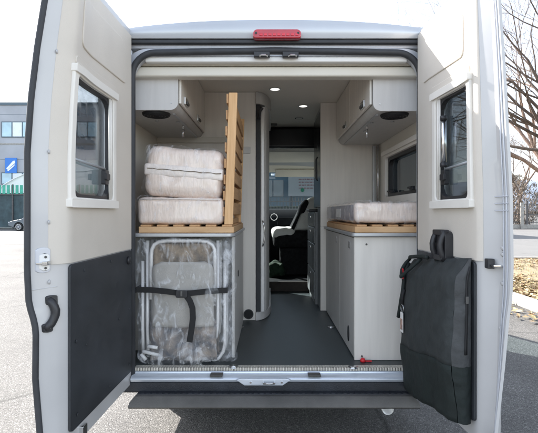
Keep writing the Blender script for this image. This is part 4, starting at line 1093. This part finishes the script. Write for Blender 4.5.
# winter shrubs behind the fence
def shrub(x,y,r,h,seed,label,mat):
    rnd = random.Random(seed); b = MB(); c = Vector((x,y,0))
    for k in range(5000):
        a = rnd.uniform(0,2*PI); q = rnd.random()**.5; zz = rnd.random()
        prof = math.sin(PI*min(1,.15+.85*zz))**.6
        lump = 1+.25*noise.noise(Vector((math.cos(a)*2,math.sin(a)*2,zz*3+seed)))
        p = c + Vector((math.cos(a)*q*r*prof*lump, math.sin(a)*q*r*prof*lump, .1+zz*h*lump*.95))
        d = Vector((rnd.uniform(-.5,.5)+math.cos(a)*.4, rnd.uniform(-.5,.5), rnd.uniform(.1,1))).normalized()*rnd.uniform(.15,.38)
        w = Vector((rnd.uniform(-1,1),rnd.uniform(-1,1),0)).normalized()*rnd.uniform(.02,.07)
        b.add([p-w,p+w,p+d+w*.3,p+d-w*.3],[(0,1,2,3)])
    t = thing('winter_shrub', label, 'shrub', (x,y,0), 'dry shrubs behind the iron fence')
    obj('twigs', b, mat, t)
    b = MB()
    for k in range(7):
        a = k*.9; b.tube([c, c+Vector((math.cos(a)*r*.25,math.sin(a)*r*.25,h*.4)), c+Vector((math.cos(a)*r*.5,math.sin(a)*r*.5,h*.8))],[.05,.035,.015],5)
    obj('stems', b, M['bark2'], t)
labs = ['dry tan shrub behind the fence, nearest the open right door','big tan shrub behind the fence, second from the open right door','bushy brown shrub behind the fence, third from the open right door','rounded dry shrub behind the fence, fourth from the open right door','broad pale shrub at the far right end of the fence']
for i,(x,y,r,h) in enumerate(((20.5,40,1.9,4.2),(24.5,41,2.5,5.2),(28.8,40,2.3,4.6),(33,42,2.6,5.4),(38,41,2.7,5))):
    shrub(x,y,r,h,30+i,labs[i],M['brush'])

# hills far right and behind
b = MB()
def hillf(u,v):
    x = -400+1100*u; y = 420+260*v
    h = (26+16*math.sin(u*9)+9*math.sin(u*23+1)+ (28 if u>.5 else 6)*math.sin(PI*min(1,max(0,(u-.45)/.5))))*math.sin(PI*min(1,v+.03))
    return Vector((x,y,max(-1,h)-1))
b.grid(hillf, 80, 10); struct(obj('hills', b, M['hill'], None, (0,420,0), smooth=True))

# ---- grey building on the left
bd = thing('office_building', 'flat roofed grey building with blue emblem sign across the lot to the left', 'building', (-35,50,0))
Yb = 45.6
b = MB(); b.box(-75,-9,Yb,Yb+14,0,13.45); obj('wall', b, M['bldg'], bd)
b = MB(); b.box(-75.1,-8.9,Yb-.12,Yb+14.1,13.46,13.75); obj('parapet', b, M['bldg_trim'], bd)
b = MB(); b.box(-75.05,-8.95,Yb-.05,Yb,9.05,9.2); obj('string_course', b, M['kerb'], bd)
for k in range(5):
    b = MB(); xq = -70.0+k*13.1; b.box(xq,xq+.14,Yb-.16,Yb-.01,.1,13.4); obj('downpipe', b, M['bldg_trim'], bd)
for zq in (2.9,7.4,12.4):
    b = MB(); b.box(-75.0,-9.0,Yb-.012,Yb-.003,zq,zq+.035); obj('panel_joint', b, M['bldg_trim'], bd)
for (z0,z1) in ((9.85,11.62),(4.6,5.95)):
    x = -71.85
    while x < -12:
        b = MB(); b.box(x,x+3.6,Yb-.08,Yb-.002,z0,z1); f_ = obj('window', b, M['bldg_trim'], bd)
        for k in range(3):
            b = MB(); b.box(x+.12+k*1.16, x+1.14+k*1.16, Yb-.11, Yb-.081, z0+.10, z1-.10); obj('pane', b, M['bpane2'] if (k+int(abs(x)))%3==0 else M['bpane'], f_)
        x += 4.2 if z0 > 9 else 4.2
sg_ = thing('wall_sign', 'square blue sign with white diagonal emblem on the grey building', 'sign', (-28.7,Yb-.1,6.7))
a = at(5.5,158,Yb-.12); c = at(17,173,Yb-.12)
b = MB(); b.box(a.x,c.x,Yb-.2,Yb-.12,c.z,a.z); sgb = obj('board', b, M['signblue'], sg_)
w = c.x-a.x; h = a.z-c.z
b = MB(); b.prism([(a.x+w*.12,c.z+h*.30),(a.x+w*.22,c.z+h*.22),(a.x+w*.88,c.z+h*.66),(a.x+w*.84,c.z+h*.82),(a.x+w*.70,c.z+h*.80)], 'y', Yb-.23, Yb-.201)
b.prism([(a.x+w*.18,c.z+h*.18),(a.x+w*.30,c.z+h*.12),(a.x+w*.80,c.z+h*.46),(a.x+w*.86,c.z+h*.58)], 'y', Yb-.23, Yb-.201)
obj('emblem', b, M['signwhite'], sg_)
# white tent hall
tn = thing('tent_hall', 'white vaulted tent hall in front of the grey building', 'tent', (-15.7,40.5,0))
b = MB(); b.grid(lambda u,v: Vector((-15.7-11.5*math.cos(PI*u), 38+5*v, 6.3*max(0,math.sin(PI*u))**.9)), 40, 4)
for yy in (38,43): b.add([(-15.7-11.5*math.cos(PI*k/40), yy, 6.3*max(0,math.sin(PI*k/40))**.9) for k in range(41)], [tuple(range(41))])
obj('membrane', b, M['tent'], tn, smooth=False)
b = MB()
for yy in (37.9,39.6,41.3,43.0): b.tube([(-15.7-11.55*math.cos(PI*k/24), yy, 6.35*max(0,math.sin(PI*k/24))**.9) for k in range(25)], .06, 6)
obj('arch_tube', b, M['tube'], tn)
# green and dark fence
gf = thing('screened_fence', 'tall dark screened fence with green slatted top in front of the tent', 'fence', (-22,35,0))
b = MB(); b.box(-60,-7,35.0,35.06,.2,3.15); obj('screen', b, M['darkscreen'], gf)
b = MB(); x=-60
while x < -7: b.box(x,x+.22,34.9,34.98,3.05,3.85); x += .38
stuff(obj('slats', b, M['greenslat'], gf))
b = MB()
for k in range(19): b.box(-60+k*2.9,-59.9+k*2.9,34.86,34.96,0,3.9)
b.box(-60,-7,34.88,34.9,3.0,3.08); obj('frame', b, M['ironfence'], gf)

# ---- parked car seen past the left door
def car(loc, label, sgn=1):
    t = thing('parked_car', label, 'car', loc); lx,ly,lz = loc
    def T(x,z,y): return Vector((lx+x, ly+y, z))
    side = [(0,.42),(.02,.62),(.15,.76),(.95,.92),(1.05,.95),(4.05,.98),(4.25,.90),(4.3,.55),(4.22,.32),(3.75,.26)] 
    arch2 = [(3.42+.37*math.cos(a), .32+.37*math.sin(a)) for a in [PI*k/8 for k in range(9)]]
    arch1 = [(.82+.37*math.cos(a), .32+.37*math.sin(a)) for a in [PI*k/8 for k in range(9)]]
    outline = side[:-1] + [(3.80,.28)] + arch2[1:-1] + [(3.02,.26),(1.22,.26)] + arch1[1:-1] + [(.42,.28)]
    # body as loft of outline with narrower upper edge
    b = MB(); n=len(outline)
    for ya,yb in ((-.86,.86),):
        vs=[T(x,z,ya+(.05 if z>.85 else 0)) for x,z in outline]+[T(x,z,yb-(.05 if z>.85 else 0)) for x,z in outline]
        b.add(vs,[tuple(range(n)),tuple(range(2*n-1,n-1,-1))]+[(i,(i+1)%n,n+(i+1)%n,n+i) for i in range(n)])
    obj('body', b, M['carpaint'], t, bevel=.03, seg=3)
    gh_ = [(1.0,.95),(1.75,1.38),(2.2,1.46),(3.2,1.44),(4.0,.98)]
    b = MB(); vs=[T(x,z,-.80+(z-.95)*.32) for x,z in gh_]+[T(x,z,.80-(z-.95)*.32) for x,z in gh_]
    b.add(vs,[tuple(range(5)),tuple(range(9,4,-1))]+[(i,i+1,6+i,5+i) for i in range(4)]); obj('cabin', b, M['carpaint'], t, bevel=.03, seg=2)
    for poly in ([(1.25,1.0),(1.80,1.34),(2.25,1.39),(2.30,1.0)],[(2.38,1.0),(2.35,1.39),(3.1,1.37),(3.6,1.02)]):
        b = MB(); n4=len(poly)
        vs=[T(x,z,-.815+(z-.95)*.32) for x,z in poly]+[T(x,z,-.79+(z-.95)*.32) for x,z in poly]
        b.add(vs,[tuple(range(n4)),tuple(range(2*n4-1,n4-1,-1))]+[(i,(i+1)%n4,n4+(i+1)%n4,n4+i) for i in range(n4)]); obj('side_window', b, M['fridge'], t)
    b = MB(); b.add([T(1.08,1.0,-.72),T(1.70,1.355,-.62),T(1.70,1.355,.62),T(1.08,1.0,.72)],[(0,1,2,3)]); o = obj('windscreen', b, M['fridge'], t); o.location.z += .012; o.location.x -= .01
    for wx in (.82,3.42):
        for wy in (-.78,.78):
            b = MB(); b.tube([T(wx,.32,wy-.10),T(wx,.32,wy-.07),T(wx,.32,wy+.07),T(wx,.32,wy+.10)],[.29,.32,.32,.29],24); w_=obj('wheel', b, M['tyre'], t, bevel=.01)
            s_ = -1 if wy<0 else 1
            b = MB(); c0=T(wx,.32,wy+s_*.105); b.tube([T(wx,.32,wy+s_*.09),c0],[.09,.08],16)
            for k in range(7):
                a=2*PI*k/7; b.tube([c0, c0+Vector((.2*math.cos(a),0,.2*math.sin(a)))],[.025,.03],6)
            ring(b,[(c0.x+.225*math.cos(q*PI/12),c0.z+.225*math.sin(q*PI/12)) for q in range(24)],[(c0.x+.19*math.cos(q*PI/12),c0.z+.19*math.sin(q*PI/12)) for q in range(24)],c0.y-.01,c0.y+.02,mk)
            obj('rim', b, M['rim'], w_)
    for wy in (-.6,.6):
        b = MB(); b.box(lx-.01,lx+.30,ly+wy-.22,ly+wy+.22,.62,.72); obj('headlight', b, M['lampwhite'], t, bevel=.02)
    b = MB(); b.box(lx-.03,lx+.02,ly-.5,ly+.5,.40,.56); obj('grille', b, M['plastic'], t, bevel=.01)
    b = MB(); b.box(lx+1.35,lx+1.50,ly-.98,ly-.84,.98,1.10); obj('mirror', b, M['carpaint'], t, bevel=.03)
    return t
car((-20.6,32.4,0), 'dark blue grey hatchback parked nose left before the screened fence')

# ---- building straight ahead, seen through the windscreen
fb_ = thing('blue_building', 'blue walled building with framed windows seen through the windscreen', 'building', (2,30,0))
Yf = 27
b = MB(); b.box(-8,9,Yf,Yf+8,0,6.5); obj('wall', b, M['bluewall'], fb_)
for x in (-4.6,-2.3,-.45,.30,5.6,7.2):
    b = MB(); b.box(x,x+.68,Yf-.1,Yf-.001,2.55,3.65); f_ = obj('window', b, M['tube'], fb_)
    b = MB(); b.box(x+.06,x+.62,Yf-.12,Yf-.101,2.61,3.59); obj('pane', b, M['bpane2'], f_)
b = MB(); b.box(1.3,3.4,Yf-.5,Yf-.42,2.55,4.2); bb = thing('notice_board', 'white notice board on posts in front of the blue building', 'sign', (2.3,Yf-.5,0))
obj('board', b, M['signwhite'], bb)
b = MB()
for x in (1.45,3.2): b.box(x,x+.08,Yf-.41,Yf-.35,0,4.1)
obj('post', b, M['ironfence'], bb)
b = MB(); rnd=random.Random(3)
for r_ in range(5):
    x=2.0
    while x<3.1:
        l=rnd.uniform(.05,.22); b.box(x,x+l,Yf-.512,Yf-.501,3.85-r_*.2,3.93-r_*.2); x+=l+.05
stuff(obj('print', b, nmat('faded_print',(.55,.32,.32),.6), bb))
b = MB(); c = at(302.5,190,Yf-.52); b.disc(c,.13,'y',.02,20); obj('green_disc', b, nmat('green_disc',(.02,.42,.22),.5), bb)
ff = thing('railing_fence', 'white vertical bar fence in front of the blue building', 'fence', (0,20,0))
b = MB(); x=-6
while x<8: b.box(x,x+.035,20,20.03,.1,2.22); x+=.16
stuff(obj('bars', b, M['kerb'], ff))
b = MB(); b.box(-6,8,19.97,19.995,2.0,2.05); b.box(-6,8,19.97,19.995,.2,.25); obj('rail', b, M['kerb'], ff)
b = MB(); b.box(-6,8,20.9,21.9,0,1.75); o = tag(obj('hedge', b, nmat('clipped_hedge',(.05,.09,.05),.9,0,.5,12,1,30), None,(0,21,0)), 'low dark clipped hedge behind the white bar fence', 'hedge')
rm = o.modifiers.new('sub','SUBSURF'); rm.subdivision_type='SIMPLE'; rm.levels=5; rm.render_levels=5
dm = o.modifiers.new('disp','DISPLACE'); tx = bpy.data.textures.new('hedge_noise','CLOUDS'); tx.noise_scale=.25; dm.texture=tx; dm.strength=.3

# ================================================================== LIGHT, SKY, CAMERA
Ld = Vector((1,-.85,-.92)).normalized()
sun = bpy.data.lights.new('sun','SUN'); sun.energy = 3.9; sun.angle = math.radians(.5); sun.color = (1,.955,.90)
so = bpy.data.objects.new('sun', sun); COL.objects.link(so); so.rotation_euler = Ld.to_track_quat('-Z','Y').to_euler(); so.location = (-8,8,10)
w = bpy.data.worlds.new('World'); SC.world = w; w.use_nodes = True
nt = w.node_tree; bgn = nt.nodes['Background']; sk = nt.nodes.new('ShaderNodeTexSky'); sk.sky_type = 'NISHITA'; sk.sun_disc = False
sk.sun_elevation = math.asin(-Ld.z); sk.sun_rotation = math.atan2(-Ld.x, -Ld.y); sk.air_density = 1.0; sk.dust_density = 1.0; sk.ozone_density = 1.0
hs = nt.nodes.new('ShaderNodeHueSaturation'); hs.inputs['Saturation'].default_value = .52; nt.links.new(sk.outputs[0], hs.inputs['Color']); nt.links.new(hs.outputs[0], bgn.inputs[0]); bgn.inputs[1].default_value = .13
cam = bpy.data.cameras.new('camera'); co = bpy.data.objects.new('camera', cam); COL.objects.link(co); SC.camera = co
co.location = (0, CAMY, CAMZ); co.rotation_euler = (PI/2, 0, 0)
cam.sensor_width = 36; cam.lens = 36*F/538; cam.clip_start = .05; cam.clip_end = 2000
cam.shift_y = -3.5/538
SC.view_settings.view_transform = 'Standard'; SC.view_settings.look = 'None'; SC.view_settings.gamma = 1
SC.view_settings.use_curve_mapping = False
SC.view_settings.exposure = 2.05
SC.render.engine = 'CYCLES'
try:
    SC.cycles.max_bounces = 10; SC.cycles.diffuse_bounces = 6; SC.cycles.transparent_max_bounces = 16
except Exception: pass
